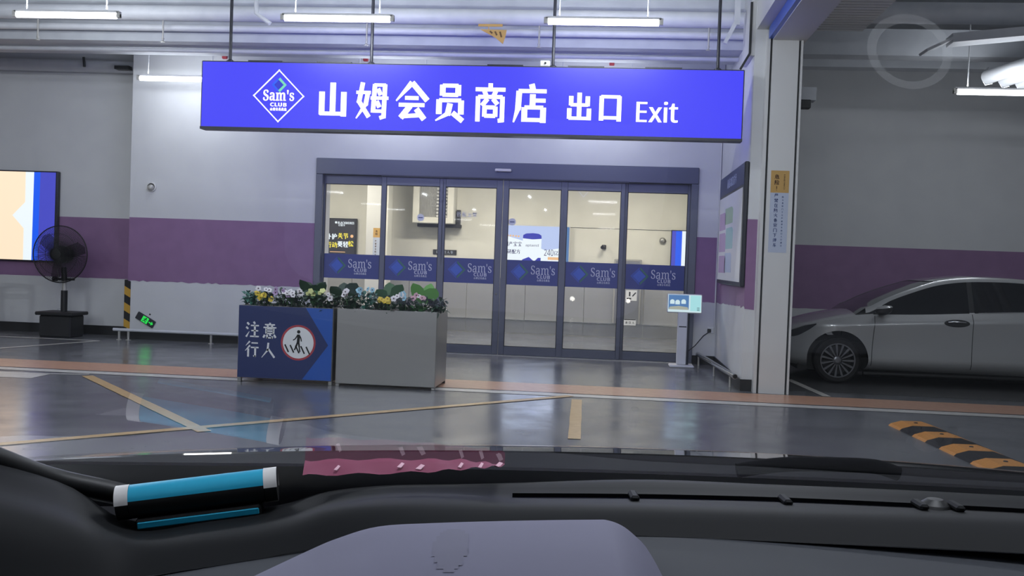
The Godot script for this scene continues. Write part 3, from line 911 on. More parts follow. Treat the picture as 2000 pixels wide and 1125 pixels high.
# ------------------------------------------------------------------ hanging shop sign
func build_sign():
	var o := thing("hanging_sign", "long lit blue sign with white Chinese lettering and Exit hanging before the doors", "sign")
	var z := COL_Z
	var x0 := -4.735; var x1 := 1.375; var y0 := 2.737; var y1 := 3.512
	var s := st()
	rbox(s, Vector3(x0, y0, z - 0.16), Vector3(x1, y1, z - 0.004), 0.006)
	obj("sign_case", s, M.dark_frame, o)
	obj("sign_face", slab(Vector3(x0 + 0.012, y0 + 0.025, z - 0.006), Vector3(x1 - 0.012, y1 - 0.012, z)), M.sign_blue, o)
	obj("sign_face", slab(Vector3(x0 + 0.012, y0 + 0.025, z - 0.164), Vector3(x1 - 0.012, y1 - 0.012, z - 0.158)), M.sign_blue, o)  # unseen glowing back, added to tint the wall behind
	s = slab(Vector3(x0, y0 - 0.004, z - 0.165), Vector3(x1, y0 + 0.026, z + 0.008))
	obj("bottom_trim", s, M.dark_frame, o)
	var t := plane_at(Vector3(0, 0, z))
	var big := [["山", -3.19, 0.35], ["姆", -2.74, 0.385], ["会", -2.285, 0.385], ["员", -1.85, 0.365], ["商", -1.40, 0.38], ["店", -0.95, 0.40]]
	for c in big:
		s = st()
		glyph(s, c[0], Vector2(c[1], 3.098), c[2], 0.43, 0.05 if c[0] == "姆" or c[0] == "商" else 0.064, 0.036 if c[0] == "姆" else 0.043, 0.008, t)
		obj("character", s, M.sign_white, o)
	for c in [["出", -0.408, 0.285], ["口", -0.067, 0.285]]:
		s = st()
		glyph(s, c[0], Vector2(c[1], 3.075), c[2], 0.32, 0.05, 0.036, 0.008, t)
		obj("character", s, M.sign_white, o)
	s = st()
	for k in 3:
		latin(s, "Exit", "Droid Sans", false, Vector2(0.441 + 0.005 * k, 3.035), 0.445, 0.225, 0.008, t)
	obj("lettering", s, M.sign_white, o)
	# diamond emblem
	var c := Vector2(-3.82, 3.125)
	s = st()
	var r := 0.29
	var cor := [c + Vector2(-r, 0), c + Vector2(0, r), c + Vector2(r, 0), c + Vector2(0, -r)]
	for k in 4:
		var a: Vector2 = cor[k]; var b: Vector2 = cor[(k + 1) % 4]
		var e := (b - a).normalized() * 0.008
		stroke2(s, a - e, b + e, 0.012, 0.006, t)
	obj("emblem_outline", s, M.sign_white, o)
	var q := c + Vector2(0.0, 0.125)
	s = st()
	prism(s, [q + Vector2(-0.055, 0), q + Vector2(0, 0.055), q + Vector2(0.055, 0), q + Vector2(0, -0.055)], 0.003, t)
	obj("emblem_core", s, M.logo_deep, o)
	s = st()
	for k in [1, -1]:
		prism(s, [q + Vector2(-0.085, 0), q + Vector2(-0.01, 0.078 * k), q + Vector2(-0.01, 0.05 * k), q + Vector2(-0.055, 0)], 0.004, t)
	obj("emblem_chevron", s, M.logo_blue, o)
	s = st()
	for k in [1, -1]:
		prism(s, [q + Vector2(0.09, 0), q + Vector2(0.012, 0.082 * k), q + Vector2(-0.008, 0.062 * k), q + Vector2(0.056, 0)], 0.004, t)
	obj("emblem_chevron", s, M.logo_green, o)
	s = st()
	latin(s, "Sam's", "Droid Serif", true, c + Vector2(0.0, 0.006), 0.36, 0.125, 0.006, t)
	latin(s, "CLUB", "Droid Sans", true, c + Vector2(0.0, -0.098), 0.19, 0.042, 0.006, t)
	line_of(s, "山姆会员商店", c + Vector2(0.0, -0.15), 0.028, 0.036, Vector2(0.033, 0), 0.0045, 0.0035, 0.006, t)
	obj("lettering", s, M.sign_white, o)
	for x in [-4.43, -2.78, -0.72, 1.09]:
		s = st(true)
		tube(s, [Vector3(x, y1, z - 0.08), Vector3(x, CEIL_Y, z - 0.08)], 0.018, 10)
		lathe(s, [Vector2(0.045, 0), Vector2(0.045, 0.012), Vector2(0.022, 0.03)], 12, Transform3D(Basis.IDENTITY, Vector3(x, y1, z - 0.08)))
		obj("hanging_rod", s, M.dark_frame, o)
	for x in [-4.0, -3.2, -1.25, -0.35, 0.5]:
		s = slab(Vector3(x - 0.2, y1, z - 0.14), Vector3(x + 0.2, y1 + 0.018, z - 0.03))
		obj("vent_cover", s, M.dark_frame, o)
	area(Vector3(-1.68, 3.12, z + 0.03), Vector3(0, 0, 1), Vector2(6.0, 0.74), Color(0.14, 0.14, 1.0), 1.2, o)
	area(Vector3(-1.68, 3.12, z - 0.2), Vector3(0, 0, -1), Vector2(6.0, 0.74), Color(0.16, 0.16, 1.0), 1.6, o)  # added back light, casts blue on the door wall
	o = thing("camera_box", "small white camera box on top of the blue sign beside the third rod", "camera", Vector3(-0.8, y1, z - 0.06))
	s = st()
	rbox(s, Vector3(-0.06, 0.0, -0.05), Vector3(0.05, 0.065, 0.06), 0.008)
	obj("housing", s, M.trim_white, o)
	s = st(true)
	tube(s, [Vector3(0.0, 0.035, 0.06), Vector3(0.0, 0.035, 0.072)], 0.012, 12)
	obj("lens", s, M.near_black, o)

# ------------------------------------------------------------------ far end: poster, fan, guard rail
func build_left_things():
	var s: SurfaceTool
	var z := RECESS_Z + 0.004
	var o := thing("poster_light_box", "lit peach and blue poster box on the recessed wall behind the fan", "poster")
	s = st()
	rbox(s, Vector3(-11.0, 1.08, z), Vector3(-8.40, 2.46, z + 0.09), 0.012)
	obj("case", s, M.dark_frame, o)
	var t := plane_at(Vector3(0, 0, z + 0.09))
	s = st()
	prism(s, [Vector2(-10.97, 1.10), Vector2(-8.925, 1.10), Vector2(-8.925, 1.58), Vector2(-9.11, 1.775), Vector2(-8.91, 1.98), Vector2(-8.91, 2.44), Vector2(-10.97, 2.44)], 0.004, t)
	obj("print_peach", s, M.poster_peach, o)
	s = st()
	prism(s, [Vector2(-8.925, 1.10), Vector2(-8.79, 1.10), Vector2(-8.775, 2.44), Vector2(-8.91, 2.44), Vector2(-8.91, 1.98), Vector2(-9.11, 1.775), Vector2(-8.925, 1.58)], 0.004, t)
	obj("print_white", s, M.poster_white, o)
	s = st()
	prism(s, [Vector2(-8.79, 1.10), Vector2(-8.69, 1.10), Vector2(-8.675, 2.44), Vector2(-8.775, 2.44)], 0.004, t)
	obj("print_blue", s, M.poster_blue, o)
	s = st()
	prism(s, [Vector2(-8.69, 1.10), Vector2(-8.44, 1.10), Vector2(-8.43, 2.44), Vector2(-8.675, 2.44)], 0.004, t)
	obj("print_indigo", s, M.poster_indigo, o)
	s = st()
	var tl := plane_at(Vector3(0, 0, z + 0.094))
	glyph(s, "吧", Vector2(-9.42, 1.83), 0.22, 0.21, 0.02, 0.016, 0.002, tl)
	latin(s, "bar", "Droid Sans", false, Vector2(-9.39, 1.655), 0.1, 0.05, 0.002, tl)
	obj("lettering", s, M.poster_grey, o)
	area(Vector3(-9.7, 1.77, z + 0.12), Vector3(0, 0, 1), Vector2(2.5, 1.3), Color(1.0, 0.9, 0.85), 0.5, o)
	# wide-bladed fan standing in a tub
	o = thing("pedestal_fan", "large black caged fan standing in a dark tub before the lit poster", "fan", Vector3(-8.0, 0, -14.35))
	s = st()
	rbox(s, Vector3(-0.24, 0, -0.2), Vector3(0.24, 0.32, 0.2), 0.02)
	rbox(s, Vector3(-0.285, 0.32, -0.24), Vector3(0.285, 0.37, 0.24), 0.012)
	obj("tub", s, M.black, o)
	s = st(true)
	tube(s, [Vector3(0.03, 0.3, 0), Vector3(0.03, 0.68, 0)], 0.047, 14)
	obj("pole", s, M.black, o)
	s = st(true)
	tube(s, [Vector3(0.03, 0.68, 0), Vector3(0.03, 0.82, 0)], 0.032, 12)
	obj("inner_pole", s, M.dull_steel, o)
	s = st(true)
	tube(s, [Vector3(-0.11, 0.845, 0.0), Vector3(0.18, 0.845, 0.0)], 0.016, 8)
	lathe(s, [Vector2(0, -0.03), Vector2(0.035, -0.03), Vector2(0.035, 0.03), Vector2(0, 0.03)], 10, Transform3D(Basis(Vector3.BACK, PI / 2), Vector3(-0.12, 0.845, 0)))
	tube(s, [Vector3(0.03, 0.82, 0), Vector3(0.01, 1.02, 0.0)], 0.04, 10)
	obj("tilt_clamp", s, M.near_black, o)
	var hub := Vector3(-0.01, 1.21, 0.02)
	s = st(true)
	lathe(s, [Vector2(0, -0.2), Vector2(0.1, -0.19), Vector2(0.125, -0.1), Vector2(0.125, 0.0), Vector2(0.05, 0.02), Vector2(0.05, 0.06), Vector2(0, 0.065)], 24, Transform3D(Basis(Vector3.RIGHT, PI / 2), hub))
	obj("motor", s, M.near_black, o)
	for k in 3:
		s = st()
		var b := Transform3D(Basis(Vector3.BACK, TAU * k / 3 + 0.4), hub + Vector3(0, 0, 0.05))
		prism(s, [Vector2(0.04, -0.05), Vector2(0.18, -0.12), Vector2(0.34, -0.13), Vector2(0.38, -0.04), Vector2(0.33, 0.07), Vector2(0.16, 0.07), Vector2(0.04, 0.05)], 0.006, b * Transform3D(Basis(Vector3.RIGHT, 0.45), Vector3.ZERO))
		obj("blade", s, M.smoked, o)
	s = st(true)
	for w in [0.415, 0.30, 0.19]:
		var p := []
		for k in 48:
			p.append(hub + Vector3(cos(TAU * k / 48) * w, sin(TAU * k / 48) * w, 0.05 if w > 0.4 else 0.12))
		tube(s, p, 0.008 if w > 0.4 else 0.003, 6, true)
	for k in 110:
		var d := Vector3(cos(TAU * k / 110), sin(TAU * k / 110), 0)
		tube(s, [hub + d * 0.06 + Vector3(0, 0, 0.15), hub + d * 0.28 + Vector3(0, 0, 0.13), hub + d * 0.41 + Vector3(0, 0, 0.05), hub + d * 0.28 + Vector3(0, 0, -0.08), hub + d * 0.11 + Vector3(0, 0, -0.1)], 0.0028, 4)
	lathe(s, [Vector2(0, 0.14), Vector2(0.07, 0.14), Vector2(0.07, 0.16), Vector2(0, 0.165)], 18, Transform3D(Basis(Vector3.RIGHT, PI / 2), hub))
	var cage := obj("cage", s, M.near_black, o)
	cage.set_meta("kind", "stuff")
	s = st(true)
	tube(s, [Vector3(-0.2, 0.98, -0.2), Vector3(-0.24, 0.7, -0.4), Vector3(-0.22, 0.4, -0.42), Vector3(-0.2, 0.38, -0.2)], 0.006, 6)
	obj("power_cable", s, M.white, o)
	# hand trolley half out of the frame
	o = thing("hand_trolley", "grey hand trolley standing at the very edge beside the lit poster", "trolley", Vector3(-8.83, 0, -14.05))
	s = st(true)
	tube(s, [Vector3(-0.45, 0.0, 0), Vector3(-0.45, 0.9, 0), Vector3(-0.42, 0.98, 0), Vector3(-0.36, 1.0, 0), Vector3(-0.1, 1.0, 0), Vector3(-0.02, 0.97, 0), Vector3(0.0, 0.88, 0), Vector3(0.0, 0.0, 0)], 0.03, 10)
	obj("handle_frame", s, M.dull_steel, o)
	s = st(true)
	tube(s, [Vector3(0.0, 0.27, 0.05), Vector3(0.06, 0.25, 0.2), Vector3(0.1, 0.16, 0.24), Vector3(0.11, 0.02, 0.24)], 0.016, 8)
	obj("front_leg", s, M.chrome, o)
	for y in [0.35, 0.85]:
		s = st(true)
		tube(s, [Vector3(-0.45, y, 0.0), Vector3(0.02, y, 0.0)], 0.036, 10)
		obj("cross_bar", s, M.rubber, o)
	# corner guard in hazard stripes
	o = thing("corner_guard", "black and yellow striped guard on the wall corner above the rail", "guard", Vector3(-7.05, 0.15, DOOR_Z))
	var n := 6
	for k in n:
		s = st()
		var h := 0.72 / n
		var y := h * k
		prism(s, [Vector2(-0.045, y + 0.03), Vector2(0.045, y - 0.02 if k else 0.0), Vector2(0.045, y + h - 0.02), Vector2(-0.045, minf(y + h + 0.03, 0.72))], 0.012, plane_at(Vector3(0, 0, 0)))
		obj("stripe", s, M.hazard_yellow if k % 2 == 0 else M.near_black, o)
	s = slab(Vector3(-0.047, 0, -0.09), Vector3(-0.001, 0.72, 0.0))
	obj("side_flange", s, M.near_black, o)
	# low tubular guard rail along the wall
	o = thing("wall_guard_rail", "low pale tubular rail along the wall under the green exit lamp", "rail")
	s = st(true)
	tube(s, [Vector3(-7.14, 0.15, -14.22), Vector3(-4.4, 0.15, -14.22)], 0.022, 12)
	obj("rail_tube", s, M.pipe_white, o)
	for x in [-7.06, -6.92, -5.68, -4.5]:
		s = st(true)
		tube(s, [Vector3(x, 0.0, -14.24), Vector3(x, 0.145, -14.24)], 0.018, 10)
		lathe(s, [Vector2(0.04, 0), Vector2(0.04, 0.008), Vector2(0.018, 0.012)], 12, Transform3D(Basis.IDENTITY, Vector3(x, 0, -14.24)))
		obj("rail_post", s, M.dull_steel, o)
	# round wall device and the tilted exit lamp
	o = thing("wall_camera", "small grey dome device high on the wall beside the sign", "camera", Vector3(-6.72, 2.24, DOOR_Z))
	s = st(true)
	lathe(s, [Vector2(0, 0), Vector2(0.07, 0.0), Vector2(0.07, 0.025), Vector2(0.055, 0.03)], 20, Transform3D(Basis(Vector3.RIGHT, PI / 2), Vector3.ZERO))
	obj("base", s, M.trim_white, o)
	s = st(true)
	lathe(s, [Vector2(0.05, 0.03), Vector2(0.042, 0.06), Vector2(0.025, 0.075), Vector2(0, 0.08)], 18, Transform3D(Basis(Vector3.RIGHT, PI / 2), Vector3(0.0, -0.01, 0)))
	obj("dome", s, M.dull_steel, o)
	o = thing("exit_lamp", "crooked green running-man exit lamp low on the white wall", "sign", Vector3(-6.755, 0.29, DOOR_Z))
	o.rotation.z = -0.5
	s = st()
	rbox(s, Vector3(-0.155, -0.055, 0), Vector3(0.145, 0.055, 0.03), 0.006)
	obj("case", s, M.dash_grey, o)
	var te := plane_at(Vector3(0, 0, 0.03))
	s = st()
	prism(s, [Vector2(-0.055, -0.045), Vector2(0.045, -0.045), Vector2(0.045, 0.045), Vector2(-0.055, 0.045)], 0.003, te)
	stroke2(s, Vector2(0.06, 0), Vector2(0.125, 0), 0.016, 0.003, te)
	prism(s, [Vector2(0.1, -0.03), Vector2(0.135, 0), Vector2(0.1, 0.03), Vector2(0.1, 0.012), Vector2(0.112, 0), Vector2(0.1, -0.012)], 0.003, te)
	obj("green_panel", s, M.exit_green, o)
	s = st()
	var tp := plane_at(Vector3(0, 0, 0.033))
	prism(s, ngon(Vector2(0.005, 0.026), 0.011, 12), 0.002, tp)
	for e in [[0.0, 0.014, -0.012, -0.01], [-0.012, -0.01, -0.032, -0.032], [-0.01, -0.008, 0.012, -0.018], [0.012, -0.018, 0.01, -0.036], [0.0, 0.012, 0.024, 0.004], [-0.003, 0.012, -0.03, 0.006]]:
		stroke2(s, Vector2(e[0], e[1]), Vector2(e[2], e[3]), 0.009, 0.002, tp)
	obj("running_figure", s, M.print_black, o)
	s = st(true)
	lathe(s, [Vector2(0, 0), Vector2(0.012, 0), Vector2(0.012, 0.01), Vector2(0, 0.012)], 10, Transform3D(Basis(Vector3.RIGHT, PI / 2), Vector3(0.01, 0.1, 0)))
	obj("fixing_stud", s, M.near_black, o)
	area(Vector3(0, 0, 0.05), Vector3(0, 0, 1), Vector2(0.2, 0.09), Color(0.15, 0.95, 0.3), 0.006, o)

# ------------------------------------------------------------------ entrance side: board, notice, kiosk, rail, hump
func build_right_things():
	var s: SurfaceTool
	var o := thing("notice_board", "dark framed notice board with a pastel store map on the entrance side wall", "board")
	var t := Transform3D(Basis(Vector3.UP, -PI / 2), Vector3(1.49, 0, 0))    # local x = world z, facing -x
	s = st()
	rbox(s, Vector3(1.436, 1.15, -14.02), Vector3(1.485, 2.54, -11.52), 0.01)
	obj("case", s, M.dark_frame, o)
	t.origin.x = 1.436
	s = st()
	prism(s, [Vector2(-13.98, 1.2), Vector2(-11.62, 1.2), Vector2(-11.62, 2.26), Vector2(-13.98, 2.26)], 0.002, t)
	obj("poster_sheet", s, M.print_white, o)
	s = st()
	prism(s, [Vector2(-14.01, 2.29), Vector2(-11.54, 2.29), Vector2(-11.54, 2.53), Vector2(-14.01, 2.53)], 0.002, t)
	obj("header_band", s, M.navy, o)
	t.origin.x = 1.434
	s = st()
	line_of(s, "商店出口方专", Vector2(-12.7, 2.41), 0.11, 0.12, Vector2(0.16, 0), 0.02, 0.014, 0.002, t)
	obj("lettering", s, M.notice_blue, o)
	var spots := [["map_mauve", -13.55, 1.95, 0.34, 0.22], ["map_green", -12.85, 2.0, 0.4, 0.2], ["map_mauve", -13.5, 1.68, 0.36, 0.24], ["map_teal", -12.75, 1.72, 0.36, 0.26], ["map_mauve", -13.45, 1.4, 0.38, 0.22], ["map_blue", -12.8, 1.42, 0.34, 0.24]]
	for p in spots:
		s = st()
		var c := Vector2(p[1], p[2])
		prism(s, [c + Vector2(-p[3], -p[4] * 0.5), c + Vector2(p[3], -p[4] * 0.5), c + Vector2(p[3], p[4] * 0.35), c + Vector2(p[3] * 0.7, p[4] * 0.5), c + Vector2(-p[3], p[4] * 0.5)], 0.002, t)
		obj("map_zone", s, M[p[0]], o)
	s = st()
	rbox(s, Vector3(1.455, 1.17, -14.12), Vector3(1.489, 1.34, -14.03), 0.004)
	o = obj("card_pocket", s, M.near_black)
	tag(o, "small dark card pocket beside the notice board's lower edge", "pocket")
	# notice on the shutter column: yellow warning, blue instructions, both set sideways in columns
	o = thing("column_notice", "yellow and pale blue danger notice stuck on the shutter column", "notice")
	obj("warning_sheet", slab(Vector3(1.70, 2.19, COL_Z), Vector3(1.895, 2.43, COL_Z + 0.002)), M.notice_yellow, o)
	obj("instruction_sheet", slab(Vector3(1.70, 1.54, COL_Z), Vector3(1.895, 2.19, COL_Z + 0.0018)), M.notice_blue, o)
	t = plane_at(Vector3(0, 0, COL_Z + 0.002))
	s = st()
	line_of(s, "危险！", Vector2(1.765, 2.30), 0.05, 0.05, Vector2(0, -0.062), 0.009, 0.007, 0.001, t)
	line_of(s, "严禁在防火卷帘门下", Vector2(1.845, 2.305), 0.016, 0.016, Vector2(0, -0.019), 0.003, 0.002, 0.001, t)
	obj("lettering", s, M.notice_brown, o)
	s = st()
	line_of(s, "严禁在防火卷帘门下停车", Vector2(1.765, 1.89), 0.042, 0.042, Vector2(0, -0.054), 0.006, 0.005, 0.001, t)
	line_of(s, "防火卷帘门下方严禁停车出口人行通行", Vector2(1.835, 1.88), 0.018, 0.02, Vector2(0, -0.033), 0.0028, 0.002, 0.001, t)
	obj("lettering", s, M.notice_ink, o)
	# vertical trunking, socket, cable
	s = st(true)
	tube(s, [Vector3(1.472, 0.52, DOOR_Z + 0.012), Vector3(1.472, 4.6, DOOR_Z + 0.012)], 0.011, 8)
	o = obj("cable_conduit", s, M.trim_white)
	tag(o, "thin vertical conduit in the corner between the doors and side wall", "conduit")
	o = thing("wall_socket", "white wall socket with a black plug in the corner behind the kiosk", "socket", Vector3(1.42, 0.48, DOOR_Z))
	s = st()
	rbox(s, Vector3(-0.045, -0.045, 0), Vector3(0.045, 0.045, 0.025), 0.006)
	obj("plate", s, M.white, o)
	s = st()
	rbox(s, Vector3(-0.045, -0.03, 0.025), Vector3(0.005, 0.02, 0.06), 0.006)
	obj("plug", s, M.near_black, o)
	# self-service kiosk
	o = thing("kiosk", "slim white touch-screen kiosk standing beside the last door pane", "kiosk", Vector3(1.0, 0, -13.95))
	s = st()
	rbox(s, Vector3(-0.165, 0.0, -0.16), Vector3(0.165, 0.03, 0.16), 0.012)
	obj("base", s, M.white, o)
	s = st()
	rbox(s, Vector3(-0.068, 0.03, -0.06), Vector3(0.062, 0.74, 0.03), 0.012)
	obj("post", s, M.white, o)
	obj("rear_cover", slab(Vector3(0.06, 0.03, -0.075), Vector3(0.095, 0.74, -0.01)), M.dash_grey, o)
	obj("card_slot", slab(Vector3(-0.05, 0.535, 0.03), Vector3(0.05, 0.55, 0.034)), M.dash_grey, o)
	var head := Node3D.new()
	head.name = "screen_head"
	o.add_child(head)
	head.transform = Transform3D(Basis(Vector3.RIGHT, -0.12), Vector3(0.015, 0.855, 0.0))
	s = st()
	rbox(s, Vector3(-0.235, -0.13, -0.03), Vector3(0.235, 0.13, 0.015), 0.012)
	obj("bezel", s, M.white, head)
	var ts := plane_at(Vector3(0, 0, 0.015))
	s = st()
	prism(s, [Vector2(-0.222, -0.117), Vector2(0.222, -0.117), Vector2(0.222, 0.117), Vector2(-0.222, 0.117)], 0.002, ts)
	obj("screen", s, M.screen_white, head)
	ts.origin.z = 0.017
	s = st()
	prism(s, [Vector2(-0.215, -0.085), Vector2(0.055, -0.085), Vector2(0.055, 0.112), Vector2(-0.215, 0.112)], 0.001, ts)
	obj("screen_picture", s, M.screen_blue, head)
	s = st()
	prism(s, [Vector2(0.075, -0.1), Vector2(0.215, -0.1), Vector2(0.215, 0.11), Vector2(0.075, 0.11)], 0.001, ts)
	obj("screen_menu", s, M.screen_teal, head)
	ts.origin.z = 0.018
	s = st()
	for c in [Vector2(-0.165, 0.02), Vector2(-0.095, 0.015), Vector2(-0.015, 0.025)]:
		prism(s, ngon(c, 0.032, 10), 0.001, ts)
		prism(s, [c + Vector2(-0.03, 0), c + Vector2(0.03, 0), c + Vector2(0.03, -0.03), c + Vector2(-0.03, -0.03)], 0.001, ts)
	obj("screen_picture", s, M.screen_white, head)
	s = st()
	prism(s, [Vector2(-0.215, -0.085), Vector2(0.055, -0.085), Vector2(0.04, -0.05), Vector2(-0.08, -0.035), Vector2(-0.2, -0.05)], 0.001, ts)
	obj("screen_picture", s, M.screen_sand, head)
	s = st()
	for k in 3:
		stroke2(s, Vector2(0.165, -0.055 - 0.017 * k), Vector2(0.198, -0.055 - 0.017 * k), 0.006, 0.001, ts)
	obj("screen_lettering", s, M.screen_dark, head)
	area(Vector3(0, 0, 0.05), Vector3(0, 0, 1), Vector2(0.42, 0.22), Color(0.85, 0.95, 1.0), 0.04, head)
	s = st(true)
	tube(s, [Vector3(0.08, 0.2, -0.07), Vector3(0.2, 0.27, -0.3), Vector3(0.32, 0.4, -0.44), Vector3(0.40, 0.46, -0.45)], 0.007, 6)
	obj("power_cable", s, M.slot, o)
	# stainless rail on the floor
	o = thing("floor_rail", "stainless tube rail along the foot of the entrance side wall", "rail")
	s = st(true)
	tube(s, [Vector3(1.25, 0.15, -14.35), Vector3(1.425, 0.15, -11.55)], 0.03, 16)
	obj("rail_tube", s, M.chrome, o)
	s = st(true)
	tube(s, [Vector3(1.425, 0.15, -11.552), Vector3(1.4262, 0.15, -11.54)], 0.024, 16)
	obj("open_end", s, M.near_black, o)
	for k in 3:
		var p := Vector3(1.25, 0, -14.35).lerp(Vector3(1.425, 0, -11.55), [0.04, 0.5, 0.9][k])
		s = st(true)
		tube(s, [p, p + Vector3(0, 0.14, 0)], 0.014, 8)
		obj("rail_post", s, M.dull_steel, o)
	# speed hump
	o = thing("speed_hump", "rubber speed hump in yellow and black blocks on the grey floor", "speed hump", Vector3(2.725, 0, -9.42), 0.069)
	for k in 12:
		s = st()
		var zz := 0.29 * k
		var prof := [Vector2(-0.2, 0.0), Vector2(-0.18, 0.018), Vector2(-0.09, 0.045), Vector2(0.09, 0.045), Vector2(0.18, 0.018), Vector2(0.2, 0.0)]
		prism(s, prof, 0.286, plane_at(Vector3(0, 0.0, zz)))
		obj("block", s, M.hump_yellow if k % 2 == 0 else M.rubber, o)
		if k % 2 == 0:
			s = st(true)
			lathe(s, [Vector2(0, 0.0), Vector2(0.018, 0.0), Vector2(0.014, 0.006), Vector2(0, 0.006)], 10, plane_at(Vector3(0.0, 0.045, zz + 0.12)))
			obj("bolt", s, M.slot, o)

# ------------------------------------------------------------------ planters and their flowers
func build_planters():
	var s: SurfaceTool
	var zf := -10.25
	var zb := -10.95
	var o := thing("planter_box", "planter box with a navy pedestrian-warning panel on its front", "planter")
	planter(o, -3.80, -2.80, zf, zb, 0.045, 0.795)
	var t := plane_at(Vector3(0, 0, zf + 0.004))
	s = st()
	prism(s, [Vector2(-3.795, 0.05), Vector2(-2.805, 0.05), Vector2(-2.805, 0.792), Vector2(-3.795, 0.792)], 0.004, plane_at(Vector3(0, 0, zf)))
	obj("print_panel", s, M.navy, o)
	s = st()
	prism(s, [Vector2(-3.09, 0.79), Vector2(-2.807, 0.79), Vector2(-2.807, 0.052), Vector2(-3.11, 0.052), Vector2(-2.845, 0.415)], 0.001, t)
	obj("print_chevron", s, M.bright_blue, o)
	s = st()
	for c in [["注", -3.648, 0.545], ["意", -3.463, 0.54], ["行", -3.648, 0.345], ["人", -3.475, 0.34]]:
		glyph(s, c[0], Vector2(c[1], c[2]), 0.148, 0.165, 0.02, 0.014, 0.001, t)
	obj("lettering", s, M.print_white, o)
	var c := Vector2(-3.16, 0.43)
	s = st()
	ring(s, c, 0.162, 0.183, 0.001, t, 40)
	obj("sign_ring", s, M.sign_red, o)
	s = st()
	prism(s, ngon(c, 0.163, 40), 0.001, t)
	obj("sign_disc", s, M.print_white, o)
	s = st()
	t.origin.z += 0.001
	prism(s, ngon(c + Vector2(0.002, 0.112), 0.018, 16), 0.001, t)
	prism(s, [c + Vector2(-0.016, 0.084), c + Vector2(0.014, 0.086), c + Vector2(0.018, 0.05), c + Vector2(0.013, 0.0), c + Vector2(-0.016, 0.0), c + Vector2(-0.012, 0.05)], 0.001, t)
	for e in [[-0.01, 0.075, -0.032, 0.038, 0.012], [-0.032, 0.038, -0.056, 0.024, 0.011], [0.012, 0.074, 0.028, 0.045, 0.012], [0.028, 0.045, 0.033, 0.014, 0.011], [-0.006, 0.004, -0.022, -0.04, 0.018], [-0.022, -0.04, -0.038, -0.078, 0.014], [0.004, 0.004, 0.012, -0.04, 0.018], [0.012, -0.04, 0.02, -0.095, 0.014]]:
		stroke2(s, c + Vector2(e[0], e[1]), c + Vector2(e[2], e[3]), e[4], 0.001, t)
	obj("walking_figure", s, M.print_black, o)
	s = st()
	for k in 5:
		var x := -0.14 + 0.056 * k
		stroke2(s, c + Vector2(x, -0.022 - 0.004 * k), c + Vector2(x + 0.04, -0.1 - 0.004 * k), 0.015, 0.001, t)
	obj("crossing_bars", s, M.print_black, o)
	o = thing("planter_box", "plain stainless steel planter box nearer the doors", "planter")
	planter(o, -2.765, -1.73, zf - 0.01, zb, 0.03, 0.80)
	# flowers
	var g := "pansies in the planters"
	pansy("leafy teal clump without flowers at the blue planter's outer end", -3.70, -10.42, [], M.leaf_teal, g, 0.17, true)
	pansy("pansy clump with yellow flowers below white ones over the blue planter's outer corner", -3.55, -10.36, [["petal_yellow", 5], ["petal_white", 3]], M.leaf_dark, g, 0.18)
	pansy("pansy clump with pale mauve flowers above the blue planter's white characters", -3.36, -10.40, [["petal_mauve", 5], ["petal_white", 2]], M.leaf_dark, g, 0.19)
	pansy("pansy clump with only white flowers above the middle of the blue planter", -3.20, -10.36, [["petal_white", 7]], M.leaf_dark, g, 0.19)
	pansy("pansy clump with lime-white flowers above the pedestrian sign", -3.03, -10.44, [["petal_lime", 5]], M.leaf, g, 0.2)
	pansy("dark pansy clump with two white flowers beside where the planters meet", -2.86, -10.38, [["petal_white", 2]], M.leaf_dark, g, 0.16)
	pansy("pansy clump with white and pink flowers at the steel planter's inner end", -2.66, -10.38, [["petal_white", 4], ["petal_pink", 2]], M.leaf_dark, g, 0.19)
	pansy("pansy clump with pale blue flowers on the steel planter", -2.49, -10.42, [["petal_blue", 5]], M.leaf_teal, g, 0.21)
	pansy("pansy clump crowded with yellow flowers on the steel planter", -2.31, -10.36, [["petal_yellow", 7]], M.leaf_dark, g, 0.18)
	pansy("pansy clump with white and pale blue flowers past the steel planter's yellow ones", -2.12, -10.38, [["petal_white", 3], ["petal_blue", 2]], M.leaf_dark, g, 0.19)
	pansy("pansy clump with pink flowers towards the steel planter's outer end", -1.96, -10.40, [["petal_pink", 4], ["petal_white", 1]], M.leaf, g, 0.18)
	pansy("dark leafy clump drooping over the steel planter's outer corner", -1.77, -10.42, [], M.leaf_dark, g, 0.17, true)
	for b in [["broad-leaved plant with dark leaves behind the mauve and white pansies", -3.12, -10.62, "leaf_dark", 5], ["broad-leaved plant with dark leaves where the two planters meet", -2.80, -10.66, "leaf_dark", 4], ["broad-leaved plant with one big round dark leaf behind the yellow steel-planter pansies", -2.30, -10.60, "leaf", 4], ["broad-leaved plant with bright green upright leaves on the steel planter", -1.93, -10.60, "leaf_bright", 5]]:
		broad_leaf(b[0], b[1], b[2], M[b[3]], b[4])

